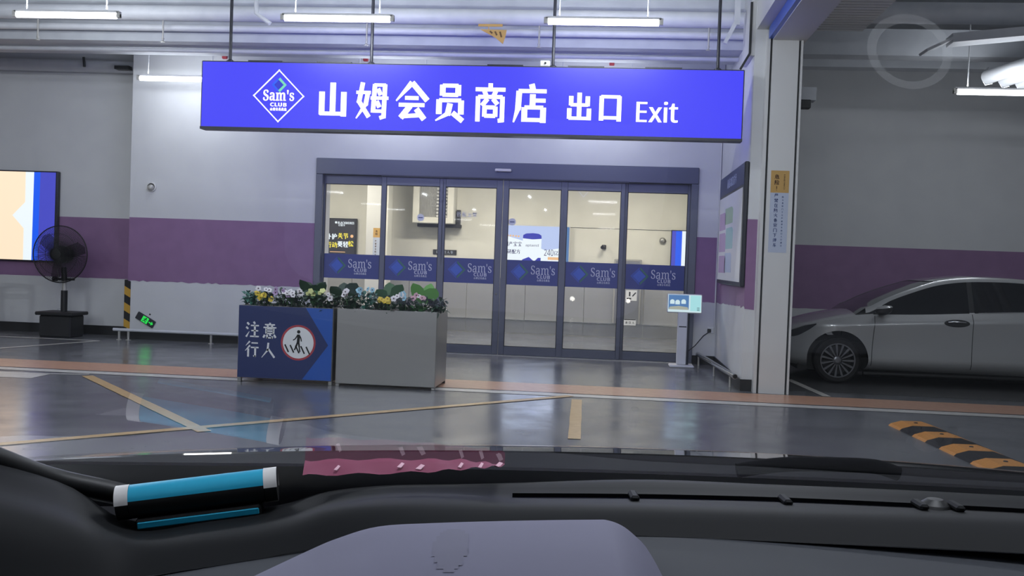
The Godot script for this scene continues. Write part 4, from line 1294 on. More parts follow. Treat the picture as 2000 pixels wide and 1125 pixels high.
func planter(o: Node3D, x0: float, x1: float, zf: float, zb: float, y0: float, y1: float):
	var s := st()
	rbox(s, Vector3(x0, y0, zf - 0.012), Vector3(x1, y1, zf), 0.003)
	obj("front_panel", s, M.steel, o)
	s = st()
	rbox(s, Vector3(x0, y0, zb), Vector3(x1, y1, zb + 0.012), 0.003)
	obj("back_panel", s, M.steel, o)
	for x in [x0, x1 - 0.012]:
		s = st()
		rbox(s, Vector3(x, y0, zb + 0.012), Vector3(x + 0.012, y1, zf - 0.012), 0.003)
		obj("side_panel", s, M.steel, o)
	obj("soil", slab(Vector3(x0 + 0.012, y1 - 0.08, zb + 0.012), Vector3(x1 - 0.012, y1 - 0.02, zf - 0.012)), M.soil, o)
	obj("bottom_plate", slab(Vector3(x0 + 0.012, y0, zb + 0.012), Vector3(x1 - 0.012, y0 + 0.01, zf - 0.012)), M.steel, o)
	for x in [x0 + 0.02, x1 - 0.02]:
		for z in [zf - 0.03, zb + 0.03]:
			s = st()
			rbox(s, Vector3(x - 0.02, 0, z - 0.02), Vector3(x + 0.02, y0, z + 0.02), 0.004)
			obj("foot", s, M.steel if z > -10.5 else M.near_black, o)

func leaf(s: SurfaceTool, root: Vector3, dir: Vector3, len_: float, w: float, droop: float):
	var side := dir.cross(Vector3.UP) if w < 0.05 else Vector3(1, 0, 0).slide(dir)
	if side.length() < 0.05:
		side = Vector3.RIGHT
	side = side.normalized() * w
	var p := [root]
	for k in range(1, 5):
		var f := k / 4.0
		p.append(root + dir * len_ * f + Vector3(0, -droop * f * f * len_, 0))
	var wd := [0.12, 0.8, 1.0, 0.7, 0.05]
	var lift := Vector3(0, w * 0.25, 0)
	s.set_smooth_group(5)
	for k in 4:
		quad(s, p[k] - side * wd[k] + lift * wd[k], p[k + 1] - side * wd[k + 1] + lift * wd[k + 1], p[k + 1], p[k])
		quad(s, p[k], p[k + 1], p[k + 1] + side * wd[k + 1] + lift * wd[k + 1], p[k] + side * wd[k] + lift * wd[k])

func pansy(label: String, x: float, z: float, flowers: Array, m: Material, group: String, h: float, spill := false):
	var o := thing("flower_clump", label, "flowers", Vector3(x, 0.775, z), 0.0, group)
	var r := RandomNumberGenerator.new()
	r.seed = int(absf(x) * 1000)
	var s := st()
	for k in (95 if spill else 80):
		var a := r.randf() * TAU
		var e := r.randf_range(0.0, 1.25)
		var d := Vector3(cos(a) * cos(e), sin(e), sin(a) * cos(e)).normalized()
		var base := Vector3(r.randf_range(-0.08, 0.08), r.randf_range(0.0, h * 0.8), r.randf_range(-0.05, 0.09))
		leaf(s, base, d, r.randf_range(0.06, 0.115), r.randf_range(0.016, 0.026), r.randf_range(0.2, 0.9 if spill else 0.5))
	for k in 6:
		var a := r.randf() * TAU
		tube(s, [Vector3(0, 0, 0), Vector3(cos(a) * 0.05, h * 0.7, sin(a) * 0.05)], 0.004, 5)
	obj("foliage", s, m, o).set_meta("kind", "stuff")
	for f in flowers:
		for k in f[1]:
			var fl := Node3D.new()
			fl.name = "flower"
			o.add_child(fl, true)
			var px := r.randf_range(-0.085, 0.085)
			var py := h * r.randf_range(0.72, 1.1) - (0.05 if f[0] == "petal_yellow" else 0.0)
			fl.position = Vector3(px, py, r.randf_range(0.05, 0.11))
			fl.rotation = Vector3(r.randf_range(-0.7, 0.1), r.randf_range(-0.7, 0.7), r.randf_range(-0.5, 0.5))
			fl.scale = Vector3.ONE * r.randf_range(0.8, 1.25)
			var fs := st()
			for q in 5:
				var an := PI / 2 + TAU * q / 5
				var c := Vector2(cos(an), sin(an)) * 0.015
				prism(fs, ngon(c, 0.014, 9), 0.002 + 0.0008 * q, plane_at(Vector3(0, 0, 0.0)))
			obj("petals", fs, M[f[0]], fl)
			if f[0] != "petal_lime":
				fs = st()
				prism(fs, ngon(Vector2.ZERO, 0.0075, 8), 0.007, plane_at(Vector3.ZERO))
				obj("flower_eye", fs, M.flower_eye if f[0] != "petal_yellow" else M.hazard_yellow, fl)
			fs = st(true)
			tube(fs, [Vector3(0, 0, 0), Vector3(0, -0.05, -0.03), Vector3(0, -0.1, -0.05)], 0.003, 5)
			obj("stalk", fs, M.leaf, fl)

func broad_leaf(label: String, x: float, z: float, m: Material, n: int):
	var o := thing("leafy_plant", label, "plant", Vector3(x, 0.775, z))
	var r := RandomNumberGenerator.new()
	r.seed = int(absf(x) * 777)
	for k in n:
		var s := st()
		var a := TAU * k / n + r.randf_range(-0.3, 0.3)
		var d := Vector3(cos(a) * 0.45, 1.0, 0.3 if k % 2 == 0 else -0.25).normalized()
		tube(s, [Vector3.ZERO, d * 0.12], 0.005, 6)
		leaf(s, d * 0.1, d, r.randf_range(0.2, 0.3), r.randf_range(0.055, 0.08), 0.22)
		obj("leaf", s, m, o)

# ------------------------------------------------------------------ lobby behind the glass
func build_lobby():
	var s: SurfaceTool
	var z := BACK_Z
	var o: Node3D
	# steel cladding along the foot of the wall: panels, a bright ledge, a recessed plinth
	var wall := get_node("wall_lobby_back")
	for k in 8:
		var x := -7.0 + 1.09 * k
		s = st()
		rbox(s, Vector3(x + 0.004, 0.26, z), Vector3(x + 1.086, 1.02, z + 0.03), 0.004)
		obj("steel_panel", s, M.clad_steel, wall)
	obj("ledge_trim", slab(Vector3(-7, 0.245, z), Vector3(1.7, 0.262, z + 0.06)), M.chrome, wall)
	for k in 8:
		var x := -7.0 + 1.09 * k
		obj("plinth_panel", slab(Vector3(x + 0.003, 0.02, z), Vector3(x + 1.087, 0.24, z + 0.012)), M.steel, wall)
	obj("joint_line", slab(Vector3(-0.8, 1.995, z), Vector3(1.7, 2.004, z + 0.004)), M.slot, wall)
	# ventilation unit high on the wall
	o = thing("ventilation_unit", "big cream ventilation unit with bar grille and louvres high on the lobby wall", "vent")
	s = st()
	for e in [[Vector3(-3.64, 1.98, z), Vector3(-3.52, 2.95, z + 0.4)], [Vector3(-3.0, 1.98, z), Vector3(-2.88, 2.95, z + 0.4)], [Vector3(-3.52, 1.98, z), Vector3(-3.0, 2.09, z + 0.4)], [Vector3(-3.52, 2.84, z), Vector3(-3.0, 2.95, z + 0.4)]]:
		rbox(s, e[0], e[1], 0.012)
	obj("housing", s, M.cream, o)
	obj("back_plate", slab(Vector3(-3.52, 2.09, z), Vector3(-3.0, 2.84, z + 0.2)), M.trim_white, o)
	for k in 13:
		s = st(true)
		tube(s, [Vector3(-3.5 + 0.0233 * k, 2.09, z + 0.36), Vector3(-3.5 + 0.0233 * k, 2.84, z + 0.36)], 0.004, 6)
		obj("grille_bar", s, M.steel, o)
	for k in 12:
		obj("louvre_slat", slab(Vector3(-3.2, 2.1 + 0.062 * k, z + 0.3), Vector3(-3.01, 2.135 + 0.062 * k, z + 0.37)), M.trim_white, o)
	s = slab(Vector3(-3.58, 1.92, z), Vector3(-2.78, 1.98, z + 0.2))
	box(s, Vector3(-2.86, 1.98, z), Vector3(-2.8, 2.25, z + 0.15))
	obj("support_frame", s, M.slot, o)
	# lit posters
	o = thing("poster_light_box", "black lobby poster with yellow and white Chinese lettering at the first pane", "poster")
	obj("case", slab(Vector3(-5.29, 1.1, z + 0.03), Vector3(-4.75, 2.03, z + 0.1)), M.near_black, o)
	obj("print_dark", slab(Vector3(-5.27, 1.12, z + 0.1), Vector3(-4.77, 2.01, z + 0.104)), M.poster_dark, o)
	var t := plane_at(Vector3(0, 0, z + 0.104))
	s = st()
	prism(s, ngon(Vector2(-5.14, 1.95), 0.022, 12), 0.002, t)
	latin(s, "BLACKMORES", "Droid Sans", true, Vector2(-4.95, 1.945), 0.31, 0.045, 0.002, t)
	line_of(s, "口国方", Vector2(-5.03, 1.90), 0.035, 0.035, Vector2(0.045, 0), 0.006, 0.005, 0.002, t)
	line_of(s, "补护", Vector2(-5.22, 1.685), 0.1, 0.11, Vector2(0.105, 0), 0.018, 0.014, 0.002, t)
	line_of(s, "更轻", Vector2(-5.0, 1.545), 0.1, 0.11, Vector2(0.105, 0), 0.018, 0.014, 0.002, t)
	obj("lettering", s, M.poster_white, o)
	s = st()
	line_of(s, "关节", Vector2(-5.0, 1.7), 0.1, 0.11, Vector2(0.105, 0), 0.018, 0.014, 0.002, t)
	line_of(s, "行动", Vector2(-5.21, 1.53), 0.1, 0.11, Vector2(0.105, 0), 0.018, 0.014, 0.002, t)
	glyph(s, "松", Vector2(-4.85, 1.56), 0.1, 0.11, 0.018, 0.014, 0.002, t)
	obj("lettering", s, M.poster_yellow, o)
	s = st()
	prism(s, ngon(Vector2(-4.83, 1.70), 0.03, 12), 0.002, t)
	stroke2(s, Vector2(-5.24, 1.4), Vector2(-4.95, 1.4), 0.012, 0.002, t)
	obj("print_spot", s, M.poster_orange, o)
	o = thing("poster_light_box", "large pale blue lobby poster of a can beside the centre of the doors", "poster")
	obj("case", slab(Vector3(-1.985, 1.05, z + 0.03), Vector3(-0.755, 2.02, z + 0.1)), M.trim_white, o)
	obj("print_sky", slab(Vector3(-1.97, 1.07, z + 0.1), Vector3(-0.87, 2.0, z + 0.104)), M.poster_sky, o)
	obj("print_edge", slab(Vector3(-0.87, 1.07, z + 0.1), Vector3(-0.77, 2.0, z + 0.104)), M.screen_blue, o)
	s = st()
	prism(s, [Vector2(-1.97, 1.2), Vector2(-1.2, 1.2), Vector2(-0.87, 1.2), Vector2(-0.87, 1.62), Vector2(-1.2, 1.56), Vector2(-1.6, 1.72), Vector2(-1.97, 1.82)], 0.001, t)
	obj("print_white", s, M.poster_white, o)
	t.origin.z += 0.001
	s = st()
	prism(s, [Vector2(-1.61, 1.2), Vector2(-1.28, 1.2), Vector2(-1.275, 1.77), Vector2(-1.62, 1.77)], 0.002, t)
	obj("can_print", s, M.poster_white, o)
	s = st()
	prism(s, [Vector2(-1.62, 1.77), Vector2(-1.615, 1.83), Vector2(-1.56, 1.86), Vector2(-1.44, 1.87), Vector2(-1.33, 1.86), Vector2(-1.28, 1.83), Vector2(-1.275, 1.77), Vector2(-1.44, 1.755)], 0.003, t)
	prism(s, [Vector2(-1.62, 1.2), Vector2(-1.28, 1.2), Vector2(-1.28, 1.42), Vector2(-1.33, 1.42), Vector2(-1.4, 1.35), Vector2(-1.5, 1.43), Vector2(-1.62, 1.38)], 0.003, t)
	obj("can_lid_print", s, M.poster_navy, o)
	s = st()
	line_of(s, "国产宝宝", Vector2(-1.80, 1.66), 0.075, 0.085, Vector2(0.083, 0), 0.010, 0.007, 0.002, t)
	line_of(s, "专研配方", Vector2(-1.82, 1.52), 0.075, 0.085, Vector2(0.083, 0), 0.010, 0.007, 0.002, t)
	latin(s, "240", "Droid Sans", false, Vector2(-1.135, 1.52), 0.17, 0.12, 0.002, t)
	glyph(s, "亿", Vector2(-1.0, 1.515), 0.08, 0.085, 0.010, 0.007, 0.002, t)
	latin(s, "aptamil", "Droid Sans", false, Vector2(-1.445, 1.64), 0.24, 0.06, 0.004, t)
	line_of(s, "口方", Vector2(-1.09, 1.33), 0.05, 0.05, Vector2(0.06, 0), 0.008, 0.006, 0.002, t)
	obj("lettering", s, M.poster_ink, o)
	s = st()
	for k in 5:
		prism(s, ngon(Vector2(-1.9 + 0.05 * k, 1.815 - 0.003 * k), 0.018, 8), 0.002, t)
	prism(s, [Vector2(-1.15, 1.39), Vector2(-0.93, 1.39), Vector2(-0.93, 1.44), Vector2(-1.15, 1.44)], 0.002, t)
	obj("print_spot", s, M.poster_orange, o)
	area(Vector3(-1.38, 1.6, z + 0.14), Vector3(0, 0, 1), Vector2(1.1, 0.8), Color(0.8, 0.86, 1.0), 0.6, o)
	o = thing("poster_light_box", "lobby poster with indigo, blue and white stripes at the last pane", "poster")
	obj("case", slab(Vector3(1.08, 1.05, z + 0.03), Vector3(1.69, 2.01, z + 0.1)), M.dark_frame, o)
	obj("print_indigo", slab(Vector3(1.095, 1.07, z + 0.1), Vector3(1.165, 1.995, z + 0.104)), M.poster_indigo, o)
	obj("print_blue", slab(Vector3(1.165, 1.07, z + 0.1), Vector3(1.275, 1.995, z + 0.104)), M.poster_blue, o)
	obj("print_white", slab(Vector3(1.275, 1.07, z + 0.1), Vector3(1.68, 1.995, z + 0.104)), M.poster_white, o)
	# shutter column inside the lobby
	s = slab(Vector3(-4.38, 0, z + 0.5), Vector3(-4.06, 3.2, z + 0.85))
	var col := struct("column_lobby", s, M.trim_white)
	obj("guide_slot", slab(Vector3(-4.06, 0, z + 0.5), Vector3(-4.02, 3.2, z + 0.82)), M.slot, col)
	obj("edge_strip", slab(Vector3(-4.02, 0, z + 0.5), Vector3(-3.99, 3.2, z + 0.85)), M.cream, col)
	o = thing("column_notice", "brown and pale notice on the column seen through the second pane", "notice")
	obj("warning_sheet", slab(Vector3(-4.25, 1.68, z + 0.85), Vector3(-4.12, 1.85, z + 0.852)), M.notice_yellow, o)
	obj("instruction_sheet", slab(Vector3(-4.25, 1.25, z + 0.85), Vector3(-4.12, 1.68, z + 0.852)), M.notice_blue, o)
	t = plane_at(Vector3(0, 0, z + 0.852))
	s = st()
	line_of(s, "危险", Vector2(-4.19, 1.765), 0.04, 0.04, Vector2(0, -0.05), 0.007, 0.005, 0.001, t)
	line_of(s, "严禁停车防火门", Vector2(-4.2, 1.47), 0.03, 0.03, Vector2(0, -0.048), 0.005, 0.004, 0.001, t)
	obj("lettering", s, M.notice_brown, o)
	# small wall signs and devices
	o = thing("direction_sign", "small dark plate sign with pale lettering on the lobby wall below the ventilation unit", "sign")
	obj("plate", slab(Vector3(-3.30, 1.42, z), Vector3(-2.86, 1.51, z + 0.02)), M.slot, o)
	s = st()
	line_of(s, "停车行人专", Vector2(-3.08, 1.465), 0.055, 0.055, Vector2(0.066, 0), 0.008, 0.006, 0.001, plane_at(Vector3(0, 0, z + 0.02)))
	obj("lettering", s, M.notice_blue, o)
	o = thing("wall_camera", "black bullet camera on the lobby wall between the two bright posters", "camera")
	s = st()
	rbox(s, Vector3(-0.17, 1.62, z), Vector3(-0.09, 1.70, z + 0.05), 0.008)
	obj("mount", s, M.slot, o)
	s = st(true)
	tube(s, [Vector3(-0.13, 1.66, z + 0.05), Vector3(-0.16, 1.65, z + 0.2)], 0.032, 12)
	obj("camera_body", s, M.near_black, o)
	o = thing("wall_camera", "grey dome device on the lobby wall beside the striped poster", "camera")
	s = st(true)
	lathe(s, [Vector2(0, 0), Vector2(0.06, 0), Vector2(0.06, 0.03), Vector2(0.035, 0.06), Vector2(0, 0.07)], 18, Transform3D(Basis(Vector3.RIGHT, PI / 2), Vector3(0.93, 1.81, z)))
	obj("dome", s, M.steel, o)
	o = thing("steel_cabinet", "steel cabinet with two white notices against the lobby wall", "cabinet")
	s = st()
	rbox(s, Vector3(0.07, 0.27, z + 0.036), Vector3(0.57, 1.45, z + 0.14), 0.01)
	obj("body", s, M.dull_steel, o)
	s = st()
	rbox(s, Vector3(0.1, 0.27, z + 0.14), Vector3(0.54, 1.42, z + 0.155), 0.006)
	obj("door", s, M.steel, o)
	t = plane_at(Vector3(0, 0, z + 0.156))
	for p in [[0.30, 0.70, 0.2, 0.19, true], [0.28, 0.25, 0.22, 0.11, false]]:
		obj("notice_plate", slab(Vector3(p[0], p[1], z + 0.155), Vector3(p[0] + p[2], p[1] + p[3], z + 0.157)), M.print_white, o)
		s = st()
		if p[4]:
			stroke2(s, Vector2(0.42, 0.78), Vector2(0.48, 0.85), 0.022, 0.002, t)
			stroke2(s, Vector2(0.37, 0.78), Vector2(0.37, 0.86), 0.028, 0.002, t)
			stroke2(s, Vector2(0.32, 0.735), Vector2(0.40, 0.735), 0.03, 0.002, t)
		else:
			line_of(s, "出口人", Vector2(0.39, 0.30), 0.04, 0.04, Vector2(0.06, 0), 0.008, 0.006, 0.002, t)
			stroke2(s, Vector2(0.285, 0.352), Vector2(0.495, 0.352), 0.014, 0.002, t)
		obj("lettering", s, M.print_black, o)
	# ceiling lamps of the lobby
	for p in [[-5.0, -17.0], [-2.4, -17.0], [0.2, -17.0]]:
		o = thing("lobby_lamp", "flat ceiling lamp of the lobby behind the doors", "lamp", Vector3(p[0], 3.2, p[1]), 0.0, "lobby ceiling lamps")
		s = st()
		rbox(s, Vector3(-0.6, -0.05, -0.15), Vector3(0.6, 0.0, 0.15), 0.008)
		obj("frame", s, M.white, o)
		obj("light_panel", slab(Vector3(-0.57, -0.056, -0.12), Vector3(0.57, -0.05, 0.12)), M.warm_glow, o)
		area(Vector3(0, -0.08, 0), Vector3(0, -1, 0), Vector2(1.14, 0.24), Color8(255, 248, 230), 7.0, o)

# ------------------------------------------------------------------ the silver saloon in the bay
func curve(pts: Array, x: float) -> float:   # smooth interpolation through (x, y) points
	if x <= pts[0].x:
		return pts[0].y
	for i in pts.size() - 1:
		if x <= pts[i + 1].x:
			var a: Vector2 = pts[maxi(i - 1, 0)]; var b: Vector2 = pts[i]; var c: Vector2 = pts[i + 1]; var d: Vector2 = pts[mini(i + 2, pts.size() - 1)]
			return cubic_interpolate(b.y, c.y, a.y, d.y, (x - b.x) / (c.x - b.x))
	return pts[-1].y

const SIDE := -12.65
const MID := -13.51
var shoulder_pts := [Vector2(2.12, 0.5), Vector2(2.2, 0.6), Vector2(2.4, 0.70), Vector2(2.8, 0.80), Vector2(3.15, 0.86), Vector2(3.7, 0.882), Vector2(4.36, 0.922), Vector2(4.9, 0.955), Vector2(5.6, 0.985), Vector2(6.1, 0.97), Vector2(6.4, 0.86)]
var roof_pts := [Vector2(3.10, 0.93), Vector2(3.33, 1.045), Vector2(3.54, 1.137), Vector2(3.74, 1.212), Vector2(3.94, 1.278), Vector2(4.14, 1.318), Vector2(4.41, 1.343), Vector2(4.88, 1.342), Vector2(5.3, 1.30), Vector2(5.7, 1.2), Vector2(6.08, 1.02)]
var glass_top_pts := [Vector2(3.13, 0.868), Vector2(3.39, 1.022), Vector2(3.67, 1.135), Vector2(3.94, 1.225), Vector2(4.21, 1.275), Vector2(4.5, 1.293), Vector2(4.88, 1.294), Vector2(5.2, 1.26), Vector2(5.6, 1.12), Vector2(5.85, 1.0)]

func flank(x: float, y: float) -> float:    # how far the skin lies inside the widest plane
	var d := 0.0
	if x < 2.9:
		d += 0.5 * pow((2.9 - x) / 0.8, 2.4)
	if x > 5.7:
		d += 0.3 * pow((x - 5.7) / 0.7, 2.0)
	var crease := lerpf(0.735, 0.845, (x - 3.1) / 1.8) if x > 2.6 else 0.70
	if y > crease:
		d += 0.055 * minf((y - crease) / 0.08, 2.2)
	else:
		var f := (crease - y) / (crease - 0.2)
		d += 0.018 * sin(clampf(f, 0, 1) * PI) + (0.0 if f < 0.8 else 0.1 * pow((f - 0.8) / 0.2, 2.0))
	return d

func skin(x: float, y: float, near: bool) -> Vector3:
	var z := SIDE - flank(x, y)
	return Vector3(x, y, z if near else 2.0 * MID - z)

func car_side(s: SurfaceTool, near: bool):
	var nx := 150; var ny := 26
	var wheels := [Vector2(2.785, 0.295), Vector2(5.42, 0.3)]
	var ra := 0.35
	var pos := func(i: int, j: int) -> Vector2:
		var x := lerpf(2.13, 6.4, float(i) / nx)
		var lo := 0.17 + (0.06 * clampf((2.5 - x) / 0.4, 0, 1)) + 0.08 * clampf((x - 5.9) / 0.5, 0, 1)
		var p := Vector2(x, lerpf(lo, curve(shoulder_pts, x), float(j) / ny))
		for w in wheels:
			var d: Vector2 = p - w
			if d.length() < ra and d.length() > ra - 0.05:
				p = w + d.normalized() * ra
		return p
	s.set_smooth_group(3)
	for i in nx:
		for j in ny:
			var q := [pos.call(i, j), pos.call(i, j + 1), pos.call(i + 1, j + 1), pos.call(i + 1, j)]
			var skip := false
			for w in wheels:
				for p in q:
					if (p - w).length() < ra - 0.001:
						skip = true
			if skip:
				continue
			var v := []
			for p in q:
				v.append(skin(p.x, p.y, near))
			if near:
				quad(s, v[0], v[1], v[2], v[3])
			else:
				quad(s, v[3], v[2], v[1], v[0])

func build_parked_car():
	var o := thing("car", "silver saloon car with dark windows parked in the bay behind the column", "car")
	var s := st(true)
	car_side(s, true)
	obj("body_side", s, M.car_paint, o)
	s = st(true)
	car_side(s, false)
	obj("body_side", s, M.car_paint, o)
	# bonnet, boot and roof
	var across := func(x: float, y: float, zin: float, crown: float, n: int, lead: float) -> Array:
		var r := []
		for k in n + 1:
			var f := float(k) / n
			var e := 1.0 - pow(2.0 * f - 1.0, 2.0)
			r.append(Vector3(x - lead * e, y + crown * e, lerpf(zin, 2.0 * MID - zin, f)))
		return r
	var rows := []
	for i in 31:
		var x := lerpf(2.13, 3.36, i / 30.0)
		var y := curve(shoulder_pts, x)
		rows.append(across.call(x, y, SIDE - flank(x, y), 0.045 * clampf((x - 2.1) / 0.5, 0.2, 1.0), 16, 0.10 * clampf((2.6 - x) / 0.5, 0, 1)))
	s = st(true)
	loft(s, rows)
	obj("bonnet", s, M.car_paint, o)
	rows = []
	for y in [0.22, 0.3, 0.4, 0.5]:
		rows.append(across.call(2.13, y, SIDE - flank(2.13, y), 0.0, 16, 0.12 + (0.03 if y < 0.45 else 0.0)))
	s = st(true)
	loft(s, rows)
	obj("front_bumper", s, M.car_paint, o)
	rows = []
	for i in 13:
		var x := lerpf(5.85, 6.4, i / 12.0)
		var y := curve(shoulder_pts, x)
		rows.append(across.call(x, y, SIDE - flank(x, y), 0.03, 12, 0.0))
	for y in [0.7, 0.5, 0.3]:
		rows.append(across.call(6.4, y, SIDE - flank(6.4, y), 0.0, 12, -0.06))
	s = st(true)
	loft(s, rows)
	obj("boot", s, M.car_paint, o)
	var zr := SIDE - 0.27
	rows = []
	for i in 25:
		var x := lerpf(3.94, 5.3, i / 24.0)
		rows.append(across.call(x, curve(roof_pts, x), zr, 0.02 * clampf((x - 3.9) / 0.5, 0, 1), 14, 0.035 * clampf((4.4 - x) / 0.5, 0, 1)))
	s = st(true)
	loft(s, rows)
	obj("roof", s, M.car_paint, o)
	rows = [across.call(2.98, 0.84, SIDE - 0.14, 0.0, 14, 0.03)]
	for i in 15:
		var x := lerpf(3.10, 3.94, i / 14.0)
		rows.append(across.call(x, curve(roof_pts, x) - 0.004, lerpf(SIDE - 0.14, zr, i / 14.0), 0.0, 14, 0.03))
	s = st(true)
	loft(s, rows)
	obj("windscreen", s, M.car_glass, o)
	rows = []
	for i in 13:
		var x := lerpf(5.3, 6.08, i / 12.0)
		rows.append(across.call(x, curve(roof_pts, x), lerpf(zr, SIDE - 0.17, i / 12.0), 0.02, 14, -0.06))
	s = st(true)
	loft(s, rows)
	obj("rear_screen", s, M.car_glass, o)
	for near in [true, false]:
		var m := func(p: Vector3) -> Vector3:
			return p if near else Vector3(p.x, p.y, 2.0 * MID - p.z)
		# roof rail and pillars in body colour
		rows = [[], [], []]
		for i in 41:
			var x := lerpf(3.10, 6.05, i / 40.0)
			var zt: float = lerpf(SIDE - 0.14, zr, clampf((x - 3.1) / 0.84, 0, 1)) if x < 5.3 else lerpf(zr, SIDE - 0.17, (x - 5.3) / 0.75)
			var yt := curve(roof_pts, x)
			var yg := minf(curve(glass_top_pts, x), yt - 0.02) if x < 5.85 else curve(shoulder_pts, x)
			rows[0].append(m.call(Vector3(x, yt, zt)))
			rows[1].append(m.call(Vector3(x, lerpf(yt, yg, 0.45), zt + 0.022)))
			rows[2].append(m.call(Vector3(x, yg, zt + 0.03)))
		s = st(true)
		loft(s, rows)
		obj("roof_rail", s, M.car_paint, o)
		# dark side windows, front and rear, with a pillar between
		for w in [[3.13, 4.30], [4.36, 5.85]]:
			rows = [[], [], []]
			for i in 25:
				var x := lerpf(w[0], w[1], i / 24.0)
				var yl := curve(shoulder_pts, x) - 0.008
				var yu := maxf(curve(glass_top_pts, x) + 0.006, yl + 0.004)
				var zt: float = lerpf(SIDE - 0.14, zr, clampf((x - 3.1) / 0.84, 0, 1)) if x < 5.3 else lerpf(zr, SIDE - 0.17, (x - 5.3) / 0.75)
				var zl := SIDE - flank(x, yl)
				for k in 3:
					rows[k].append(m.call(Vector3(x, lerpf(yl, yu, k / 2.0), lerpf(zl, zt + 0.026, k / 2.0) + 0.006 * sin(k * PI / 2.0))))
			s = st(true)
			loft(s, rows)
			obj("side_window", s, M.car_glass, o)
		s = st()
		var zb := SIDE - flank(4.33, 0.92)
		quad(s, m.call(Vector3(4.29, 0.91, zb + 0.002)), m.call(Vector3(4.29, 1.285, zr + 0.026)), m.call(Vector3(4.37, 1.29, zr + 0.026)), m.call(Vector3(4.37, 0.915, zb + 0.002)))
		obj("door_pillar", s, M.near_black, o)
		# window sill strip, door gaps, handles
		s = st(true)
		var p := []
		for i in 20:
			var x := lerpf(4.4, 5.85, i / 19.0)
			var y := curve(shoulder_pts, x) - 0.006
			p.append(m.call(Vector3(x, y, SIDE - flank(x, y) + 0.003)))
		tube(s, p, 0.005, 6)
		obj("sill_strip", s, M.chrome, o)
		for gx in [3.17, 4.33, 5.3]:
			p = []
			for i in 16:
				var y := lerpf(0.24, curve(shoulder_pts, gx) - 0.02, i / 15.0)
				var x: float = gx + (0.03 * pow(i / 15.0, 2.0) if gx < 4 else 0.0)
				p.append(m.call(Vector3(x, y, SIDE - flank(x, y) + 0.0005)))
			s = st(true)
			tube(s, p, 0.004, 5)
			obj("door_gap", s, M.slot, o)
		for hx in [4.14, 5.16]:
			var hy := 0.79 if hx < 4.5 else 0.82
			var hz := SIDE - flank(hx, hy)
			s = st(true)
			lathe(s, [Vector2(0, -0.006), Vector2(0.7, -0.003), Vector2(1.0, 0.002), Vector2(0.9, 0.006), Vector2(0, 0.008)], 20, Transform3D(Basis(Vector3(0.15, 0, 0), Vector3(0, 0, 1 if near else -1), Vector3(0, 0.046, 0)), m.call(Vector3(hx, hy, hz))))
			obj("handle_cup", s, M.near_black, o)
			s = st(true)
			tube(s, [m.call(Vector3(hx - 0.1, hy + 0.012, hz + 0.004)), m.call(Vector3(hx - 0.06, hy + 0.016, hz + 0.025)), m.call(Vector3(hx + 0.06, hy + 0.016, hz + 0.025)), m.call(Vector3(hx + 0.1, hy + 0.012, hz + 0.004))], 0.011, 8)
			obj("door_handle", s, M.chrome, o)
		# door mirror
		s = st(true)
		lathe(s, [Vector2(0, -1), Vector2(0.6, -0.8), Vector2(0.95, -0.3), Vector2(1, 0.2), Vector2(0.8, 0.75), Vector2(0, 1)], 18, Transform3D(Basis(Vector3(0.1, 0.015, 0), Vector3(0.0, 0.06, 0), Vector3(0, 0, 0.085)), m.call(Vector3(3.28, 0.91, SIDE + 0.02))))
		tube(s, [m.call(Vector3(3.30, 0.865, SIDE - 0.12)), m.call(Vector3(3.27, 0.88, SIDE - 0.02))], 0.028, 8)
		obj("door_mirror", s, M.near_black, o)
		s = st(true)
		lathe(s, [Vector2(0.9, 0.4), Vector2(0.98, 0.5), Vector2(0.8, 0.82), Vector2(0, 1.05)], 18, Transform3D(Basis(Vector3(0.1, 0.015, 0), Vector3(0.0, 0.06, 0), Vector3(0, 0, 0.085)), m.call(Vector3(3.285, 0.912, SIDE + 0.02))))
		obj("mirror_cap", s, M.car_paint, o)
		# head lamp
		rows = [[], [], []]
		for i in 12:
			var x := lerpf(2.16, 2.52, i / 11.0)
			var yu := curve(shoulder_pts, x) - 0.012
			var yl := yu - 0.09 * sin(PI * clampf(i / 11.0 * 0.9 + 0.08, 0, 1)) - 0.004
			for k in 3:
				var y := lerpf(yl, yu, k / 2.0)
				rows[k].append(m.call(Vector3(x, y, SIDE - flank(x, y) + 0.008)))
		s = st(true)
		loft(s, rows)
		obj("head_lamp", s, M.car_glass, o)
		# dark sill below the doors
		s = st()
		p = [m.call(Vector3(3.1, 0.14, SIDE - 0.12)), m.call(Vector3(5.1, 0.14, SIDE - 0.12))]
		tube(s, p, 0.04, 8)
		obj("rocker", s, M.near_black, o)
		for w in [Vector3(2.785, 0.3, SIDE - 0.05), Vector3(5.42, 0.3, SIDE - 0.05)]:
			make_wheel(o, m.call(w), near)
	s = st()
	box(s, Vector3(2.35, 0.14, 2 * MID - SIDE + 0.16), Vector3(6.2, 0.5, SIDE - 0.28))
	obj("underbody", s, M.near_black, o)
	s = slab(Vector3(1.985, 0.26, MID - 0.5), Vector3(2.02, 0.36, MID + 0.5))
	obj("grille", s, M.near_black, o)

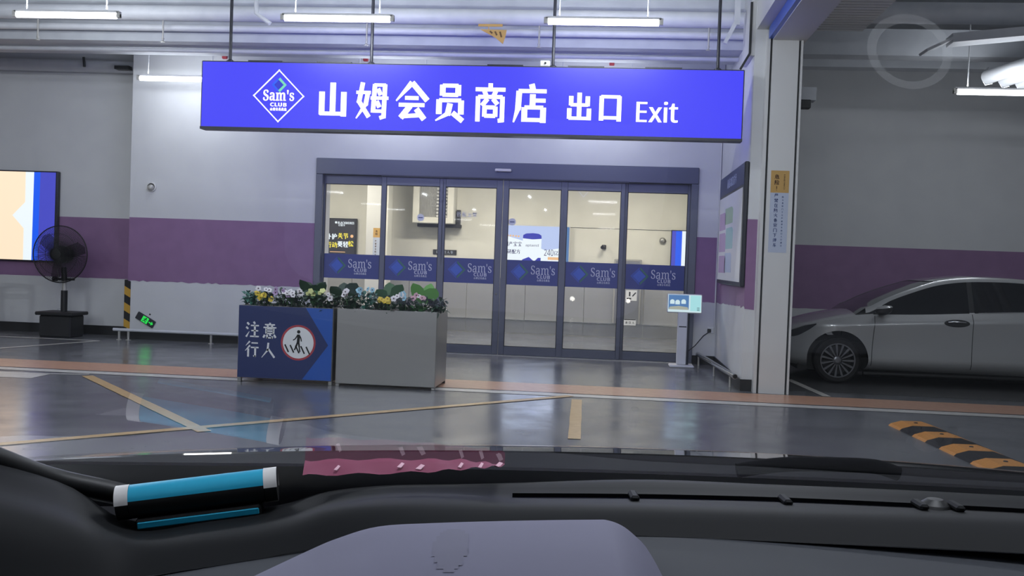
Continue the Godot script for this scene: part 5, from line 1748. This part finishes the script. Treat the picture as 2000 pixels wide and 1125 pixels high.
func make_wheel(o: Node3D, c: Vector3, near: bool):
	var w := Node3D.new()
	w.name = "wheel"
	o.add_child(w, true)
	w.transform = Transform3D(Basis(Vector3.UP, 0.0 if near else PI).scaled(Vector3(0.95, 0.95, 1.0)), c - Vector3(0, 0.018, 0))
	var tz := Transform3D(Basis(Vector3.RIGHT, PI / 2), Vector3.ZERO)
	var s := st(true)
	lathe(s, [Vector2(0.19, -0.2), Vector2(0.27, -0.2), Vector2(0.292, -0.17), Vector2(0.295, -0.05), Vector2(0.29, -0.02), Vector2(0.265, 0.0), Vector2(0.215, -0.004)], 40, tz)
	obj("tyre", s, M.tyre, w)
	s = st(true)
	lathe(s, [Vector2(0.0, -0.08), Vector2(0.18, -0.08), Vector2(0.2, -0.03), Vector2(0.216, -0.004), Vector2(0.222, -0.002)], 40, tz)
	obj("rim_barrel", s, M.slot, w)
	s = st()
	for k in 15:
		var b := Transform3D(Basis(Vector3.BACK, TAU * k / 15), Vector3(0, 0, -0.03))
		prism(s, [Vector2(0.055, -0.007), Vector2(0.19, -0.014), Vector2(0.213, -0.008), Vector2(0.213, 0.008), Vector2(0.19, 0.014), Vector2(0.055, 0.007)], 0.018, b)
	lathe(s, [Vector2(0, -0.01), Vector2(0.03, -0.012), Vector2(0.05, -0.02), Vector2(0.062, -0.035)], 20, tz)
	ring(s, Vector2.ZERO, 0.205, 0.219, 0.02, plane_at(Vector3(0, 0, -0.022)), 40)
	obj("spokes", s, M.alloy, w)

# ------------------------------------------------------------------ the car the picture is taken from
func glass_point(x: float, y: float, off := 0.0) -> Vector3:   # the windscreen's surface; off moves inwards
	var tilt := deg_to_rad(26.0)
	return Vector3(x, y - off * cos(tilt), -1.13 + x * x / 6.0 + (y - 1.08) / tan(tilt) + off * sin(tilt))

func build_own_car():
	var o := thing("driver_car", "dark car front with dashboard, windscreen and bonnet that the scene is seen through", "car", Vector3.ZERO, CAR_YAW)
	var s: SurfaceTool
	# windscreen
	var rows := []
	for j in 13:
		var r := []
		for i in 25:
			r.append(glass_point(lerpf(-0.62, 0.95, i / 24.0), lerpf(1.062, 1.52, j / 12.0)))
		rows.append(r)
	s = st(true)
	loft(s, rows)
	var ws := obj("windscreen", s, M.windscreen, o)
	var edge := []
	for k in 61:
		var ex := lerpf(-0.62, 0.95, k / 60.0)
		edge.append(Vector3(ex, 1.148 + 0.02 * clampf(ex, -0.3, 0.6), 0))
	rows = [[], [], []]
	for e in edge:
		for k in 3:
			rows[k].append(glass_point(e.x, lerpf(e.y, 1.062, k / 2.0), 0.0015))
	s = st(true)
	loft(s, rows)
	obj("black_border", s, M.frit, ws)
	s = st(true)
	for k in 40:    # a faint pale ring on the glass
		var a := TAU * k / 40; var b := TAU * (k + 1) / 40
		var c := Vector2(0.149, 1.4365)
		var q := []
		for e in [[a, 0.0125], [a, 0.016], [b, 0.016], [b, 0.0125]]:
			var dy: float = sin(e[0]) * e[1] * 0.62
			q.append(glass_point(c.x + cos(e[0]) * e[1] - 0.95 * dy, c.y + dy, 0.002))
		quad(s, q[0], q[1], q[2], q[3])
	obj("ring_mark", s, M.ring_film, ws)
	# rubber seal down the lower corner
	s = st(true)
	tube(s, smooth_row([Vector3(-0.62, 1.29, -0.80), Vector3(-0.514, 1.2, -0.86), Vector3(-0.447, 1.158, -0.9), Vector3(-0.41, 1.135, -0.93), Vector3(-0.36, 1.118, -0.955), Vector3(-0.33, 1.104, -0.965)], 24), 0.0105, 10)
	obj("corner_seal", s, M.near_black, o)
	# dashboard top
	var a := [Vector3(-0.554, 1.202, -0.794), Vector3(-0.475, 1.169, -0.868), Vector3(-0.401, 1.134, -0.922), Vector3(-0.352, 1.093, -0.953), Vector3(-0.282, 1.101, -0.961), Vector3(-0.216, 1.108, -0.967), Vector3(-0.169, 1.122, -0.970), Vector3(-0.115, 1.129, -0.973), Vector3(-0.052, 1.132, -0.975), Vector3(0.007, 1.136, -0.975), Vector3(0.129, 1.145, -0.972), Vector3(0.249, 1.146, -0.964), Vector3(0.365, 1.148, -0.951), Vector3(0.475, 1.150, -0.933), Vector3(0.671, 1.158, -0.881)]
	var b := [Vector3(-0.524, 1.199, -0.751), Vector3(-0.449, 1.160, -0.823), Vector3(-0.381, 1.127, -0.875), Vector3(-0.334, 1.096, -0.905), Vector3(-0.268, 1.102, -0.912), Vector3(-0.205, 1.111, -0.918), Vector3(-0.160, 1.125, -0.921), Vector3(-0.109, 1.133, -0.923), Vector3(-0.049, 1.136, -0.925), Vector3(0.007, 1.136, -0.925), Vector3(0.123, 1.140, -0.922), Vector3(0.237, 1.143, -0.915), Vector3(0.347, 1.145, -0.903), Vector3(0.453, 1.147, -0.887), Vector3(0.641, 1.153, -0.840)]
	var c := [Vector3(-0.493, 1.193, -0.708), Vector3(-0.424, 1.149, -0.777), Vector3(-0.360, 1.120, -0.828), Vector3(-0.316, 1.101, -0.857), Vector3(-0.253, 1.107, -0.864), Vector3(-0.194, 1.117, -0.869), Vector3(-0.151, 1.129, -0.871), Vector3(-0.103, 1.135, -0.873), Vector3(-0.046, 1.137, -0.875), Vector3(0.007, 1.138, -0.875), Vector3(0.116, 1.142, -0.873), Vector3(0.224, 1.144, -0.866), Vector3(0.329, 1.146, -0.856), Vector3(0.430, 1.148, -0.841), Vector3(0.610, 1.154, -0.799)]
	var d := [Vector3(-0.475, 1.161, -0.681), Vector3(-0.408, 1.101, -0.750), Vector3(-0.346, 1.083, -0.799), Vector3(-0.305, 1.080, -0.829), Vector3(-0.244, 1.089, -0.835), Vector3(-0.186, 1.100, -0.839), Vector3(-0.145, 1.109, -0.841), Vector3(-0.099, 1.117, -0.843), Vector3(-0.044, 1.123, -0.845), Vector3(0.007, 1.124, -0.845), Vector3(0.113, 1.126, -0.843), Vector3(0.218, 1.127, -0.837), Vector3(0.319, 1.129, -0.827), Vector3(0.417, 1.131, -0.813), Vector3(0.592, 1.138, -0.774)]
	var back := []
	for p in a:
		back.append(p + Vector3(0, -0.05, -0.012))
	s = st(true)
	loft(s, surface([back, a, b, c, d], 72, 20))
	obj("dash_top", s, M.dash, o)
	# defroster slot with its ribs, and the light sensor
	s = st()
	var slot := smooth_row([b[9], b[10], b[11], b[12], b[13], b[14]], 40)
	for i in 40:
		var p: Vector3 = slot[i]; var q: Vector3 = slot[i + 1]
		var up := Vector3(0, 0.0022, 0)
		quad(s, p + up + Vector3(0, 0, -0.004), q + up + Vector3(0, 0, -0.004), q + up + Vector3(0, -0.0015, 0.006), p + up + Vector3(0, -0.0015, 0.006))
	obj("defroster_slot", s, M.void, o)
	for x in [0.116, 0.250, 0.365, 0.395]:
		s = st()
		var y: float = lerpf(1.1395, 1.146, (x - 0.116) / 0.28)
		rbox(s, Vector3(x - 0.004, y, -0.93 + x * x / 6.0), Vector3(x + 0.004, y + 0.006, -0.905 + x * x / 6.0), 0.002)
		obj("slot_rib", s, M.dash, o)
	s = st(true)
	lathe(s, [Vector2(0, 0.008), Vector2(0.007, 0.0075), Vector2(0.013, 0.003), Vector2(0.015, 0.0)], 18, Transform3D(Basis.IDENTITY, Vector3(0.381, 1.145, -0.902)))
	obj("light_sensor", s, M.near_black, o)
	# grey lower dashboard and the pale raised pod in the middle
	var la := [Vector3(-0.584, 1.064, -0.840), Vector3(-0.372, 1.061, -0.840), Vector3(-0.293, 1.078, -0.840), Vector3(-0.208, 1.095, -0.840), Vector3(-0.098, 1.113, -0.840), Vector3(0.007, 1.122, -0.840), Vector3(0.113, 1.126, -0.840), Vector3(0.219, 1.126, -0.840), Vector3(0.430, 1.123, -0.840), Vector3(0.642, 1.119, -0.840)]
	var lb := [Vector3(-0.486, 1.060, -0.700), Vector3(-0.310, 1.065, -0.700), Vector3(-0.244, 1.094, -0.700), Vector3(-0.172, 1.104, -0.700), Vector3(-0.080, 1.110, -0.700), Vector3(0.008, 1.113, -0.700), Vector3(0.096, 1.117, -0.700), Vector3(0.184, 1.116, -0.700), Vector3(0.361, 1.114, -0.700), Vector3(0.537, 1.110, -0.700)]
	var lc := []
	for p in lb:
		lc.append(p + Vector3(0, -0.03, 0.12))
	s = st(true)
	loft(s, surface([la, lb, lc], 45, 12))
	obj("dash_lower", s, M.dash_grey, o)
	var p0 := [Vector3(-0.203, 1.091, -0.790), Vector3(-0.152, 1.118, -0.790), Vector3(-0.128, 1.129, -0.790), Vector3(-0.097, 1.139, -0.790), Vector3(-0.053, 1.143, -0.790), Vector3(0.006, 1.147, -0.790), Vector3(0.066, 1.150, -0.790), Vector3(0.080, 1.150, -0.790), Vector3(0.092, 1.146, -0.790), Vector3(0.104, 1.137, -0.790)]
	var p1 := [Vector3(-0.190, 1.100, -0.700), Vector3(-0.140, 1.121, -0.700), Vector3(-0.113, 1.135, -0.700), Vector3(-0.085, 1.145, -0.700), Vector3(-0.046, 1.151, -0.700), Vector3(0.006, 1.153, -0.700), Vector3(0.066, 1.156, -0.700), Vector3(0.082, 1.155, -0.700), Vector3(0.098, 1.145, -0.700), Vector3(0.115, 1.128, -0.700)]
	var p2 := []
	for p in p1:
		p2.append(p + Vector3(0, -0.02, 0.09))
	var pb := []
	for p in p0:
		pb.append(p + Vector3(0, -0.05, -0.008))
	s = st(true)
	loft(s, surface([pb, p0, p1, p2], 45, 18))
	var pod := obj("dash_pod", s, M.pod, o)
	var fine := surface([pb, p0, p1, p2], 180, 72)
	s = st(true)
	for k in 72:
		for q in 180:
			var m: Vector3 = fine[k][q]
			if pow((m.x + 0.037) / 0.0125, 2.0) + pow((m.z + 0.705) / 0.04, 2.0) < 1.0 and m.y > 1.12:
				var up := Vector3(0, 0.0003, 0.0001)
				quad(s, m + up, fine[k + 1][q] + up, fine[k + 1][q + 1] + up, fine[k][q + 1] + up)
	obj("faint_mark", s, M.pod_mark, pod)  # round patch, slightly darker than the pod
	# bonnet
	var prof := [Vector2(-1.12, 1.056), Vector2(-1.4, 1.062), Vector2(-1.6, 1.043), Vector2(-1.74, 1.028), Vector2(-1.75, 1.027), Vector2(-1.9, 1.009), Vector2(-2.0, 0.992), Vector2(-2.12, 0.965), Vector2(-2.3, 0.91), Vector2(-2.45, 0.83), Vector2(-2.52, 0.72), Vector2(-2.54, 0.6)]
	for half in 2:
		rows = []
		for e in (prof.slice(0, 4) if half == 0 else prof.slice(4)):
			var r := []
			for i in 17:
				var x := lerpf(-0.86, 1.3, i / 16.0)
				var k := pow(x - 0.3, 2.0)
				r.append(Vector3(x, e.y - 0.03 * k - (0.002 if half == 0 else 0.0), e.x + 0.1 * k * clampf((-e.x - 1.2) / 1.2, 0, 1)))
			rows.append(r)
		s = st(true)
		loft(s, surface(rows, 48, 30))
		obj(["cowl_panel", "bonnet"][half], s, [M.cowl, M.hood_paint][half], o)
	s = st()
	rbox(s, Vector3(-0.6, 0.25, -2.42), Vector3(0.8, 0.6, -2.2), 0.05)
	obj("bumper", s, M.hood_paint, o)
	for x in [-0.72, 0.72]:
		s = st(true)
		lathe(s, [Vector2(0, 0.02), Vector2(0.04, 0.015), Vector2(0.055, 0.0), Vector2(0.055, -0.05)], 20, Transform3D(Basis(Vector3.RIGHT, -PI / 2), Vector3(x, 0.42, -2.45)))
		obj("head_light", s, M.headlight, o)
	# wiper resting at the foot of the glass
	s = st(true)
	tube(s, smooth_row([Vector3(0.295, 1.093, -1.300), Vector3(0.334, 1.100, -1.300), Vector3(0.373, 1.104, -1.300), Vector3(0.426, 1.105, -1.300), Vector3(0.471, 1.104, -1.300), Vector3(0.501, 1.096, -1.300)], 20), 0.0095, 10)
	obj("wiper_arm", s, M.cowl, o)
	# unseen front seats added behind the phone, keeping rear lamp light off the dash
	for x in [-0.32, 0.42]:
		s = st()
		rbox(s, Vector3(x - 0.26, 0.55, 0.42), Vector3(x + 0.26, 1.24, 0.62), 0.06)
		rbox(s, Vector3(x - 0.13, 1.26, 0.46), Vector3(x + 0.13, 1.46, 0.58), 0.04)
		obj("added_seat", s, M.dash, o)
	s = st()
	rbox(s, Vector3(-0.62, 0.5, 1.5), Vector3(1.0, 1.4, 1.6), 0.03)
	obj("added_rear_seat", s, M.dash, o)  # unseen, added to block lamp light from behind
	# roof and pillars around the glass
	s = st()
	rbox(s, Vector3(-0.66, 1.52, -0.28), Vector3(1.0, 1.56, 1.6), 0.015)
	obj("roof", s, M.dash, o)
	s = st(true)
	tube(s, [glass_point(0.95, 1.06), glass_point(0.95, 1.2), glass_point(0.95, 1.36), glass_point(0.95, 1.53)], 0.03, 10)
	obj("pillar", s, M.near_black, o)
	s = st(true)
	tube(s, [glass_point(-0.64, 1.06), glass_point(-0.64, 1.2), glass_point(-0.64, 1.36), glass_point(-0.64, 1.53)], 0.025, 10)
	obj("pillar", s, M.near_black, o)
	# ---- loose things on the dashboard, placed in the car's own axes
	var inside := Transform3D(Basis(Vector3.UP, CAR_YAW), Vector3.ZERO)
	var e0 := Vector3(-0.352, 1.1165, -0.926); var e1 := Vector3(-0.212, 1.134, -0.951)
	var ax := (e1 - e0).normalized()
	var n := thing("number_plate_roller", "blue and black roller card holder with silver caps lying on the dashboard", "card holder")
	var side := ax.cross(Vector3.UP).normalized()
	n.transform = inside * Transform3D(Basis(ax, side.cross(ax).normalized(), side), e0)    # local x along the roller, y up, z towards the seats
	if n.basis.z.z < 0:
		n.basis = Basis(n.basis.x, n.basis.y, -n.basis.z)
	var len_ := (e1 - e0).length()
	var rr := 0.0155
	s = st(true)
	roller_shell(s, 0.012, len_ - 0.012, rr, 0.22, PI + 0.22)
	obj("blue_shell", s, M.teal, n)
	s = st(true)
	roller_shell(s, 0.012, len_ - 0.012, rr * 0.99, PI, TAU + 0.3)
	obj("black_shell", s, M.near_black, n)
	for k in [[0.0, 0.012], [len_ - 0.012, len_]]:
		s = st(true)
		roller_shell(s, k[0], k[1], rr * 1.03, 0.05, PI + 0.3)
		obj("end_cap", s, M.cap_white, n)
		s = st(true)
		tube(s, [Vector3(k[0] + 0.0005, 0, 0), Vector3(k[1] - 0.0005, 0, 0)], rr * 1.0, 24)
		obj("end_disc", s, M.near_black, n)
	s = st()
	rbox(s, Vector3(0.016, -0.031, -0.012), Vector3(len_ - 0.016, -0.014, 0.014), 0.002)
	obj("stand", s, M.near_black, n)
	s = st()
	rbox(s, Vector3(0.018, -0.0225, 0.0135), Vector3(len_ - 0.018, -0.0165, 0.0155), 0.0008)
	obj("number_strip", s, M.teal, n)
	# made-up maroon strip standing in for a reflection low in the glass
	n = thing("reflection_strip", "maroon strip with pale flecks standing in for a reflection at the windscreen foot", "reflection")
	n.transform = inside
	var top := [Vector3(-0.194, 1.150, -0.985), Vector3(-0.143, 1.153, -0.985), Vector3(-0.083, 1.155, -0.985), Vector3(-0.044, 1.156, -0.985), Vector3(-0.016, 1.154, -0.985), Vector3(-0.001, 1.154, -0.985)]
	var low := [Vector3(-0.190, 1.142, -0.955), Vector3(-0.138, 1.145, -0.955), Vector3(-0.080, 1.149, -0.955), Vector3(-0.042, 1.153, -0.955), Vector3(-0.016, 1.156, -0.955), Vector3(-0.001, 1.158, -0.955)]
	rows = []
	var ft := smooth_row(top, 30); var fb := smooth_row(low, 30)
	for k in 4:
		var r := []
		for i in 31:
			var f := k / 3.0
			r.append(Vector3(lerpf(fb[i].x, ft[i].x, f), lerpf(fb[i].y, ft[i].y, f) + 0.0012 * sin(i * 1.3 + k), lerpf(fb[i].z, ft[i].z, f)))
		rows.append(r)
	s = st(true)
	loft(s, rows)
	obj("reflection", s, M.maroon, n)
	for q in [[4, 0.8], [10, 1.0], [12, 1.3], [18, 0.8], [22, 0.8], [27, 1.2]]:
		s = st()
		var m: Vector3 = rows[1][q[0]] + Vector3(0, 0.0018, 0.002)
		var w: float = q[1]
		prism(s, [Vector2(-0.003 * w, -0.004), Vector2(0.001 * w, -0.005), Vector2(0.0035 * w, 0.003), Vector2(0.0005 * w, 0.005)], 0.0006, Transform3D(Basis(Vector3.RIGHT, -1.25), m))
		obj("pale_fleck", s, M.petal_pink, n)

func roller_shell(s: SurfaceTool, x0: float, x1: float, r: float, a0: float, a1: float):   # part of a cylinder about local x; angle 0 faces the seats, PI/2 up
	s.set_smooth_group(4)
	for k in 20:
		var a := lerpf(a0, a1, k / 20.0); var b := lerpf(a0, a1, (k + 1) / 20.0)
		quad(s, Vector3(x0, sin(a) * r, cos(a) * r), Vector3(x0, sin(b) * r, cos(b) * r), Vector3(x1, sin(b) * r, cos(b) * r), Vector3(x1, sin(a) * r, cos(a) * r))
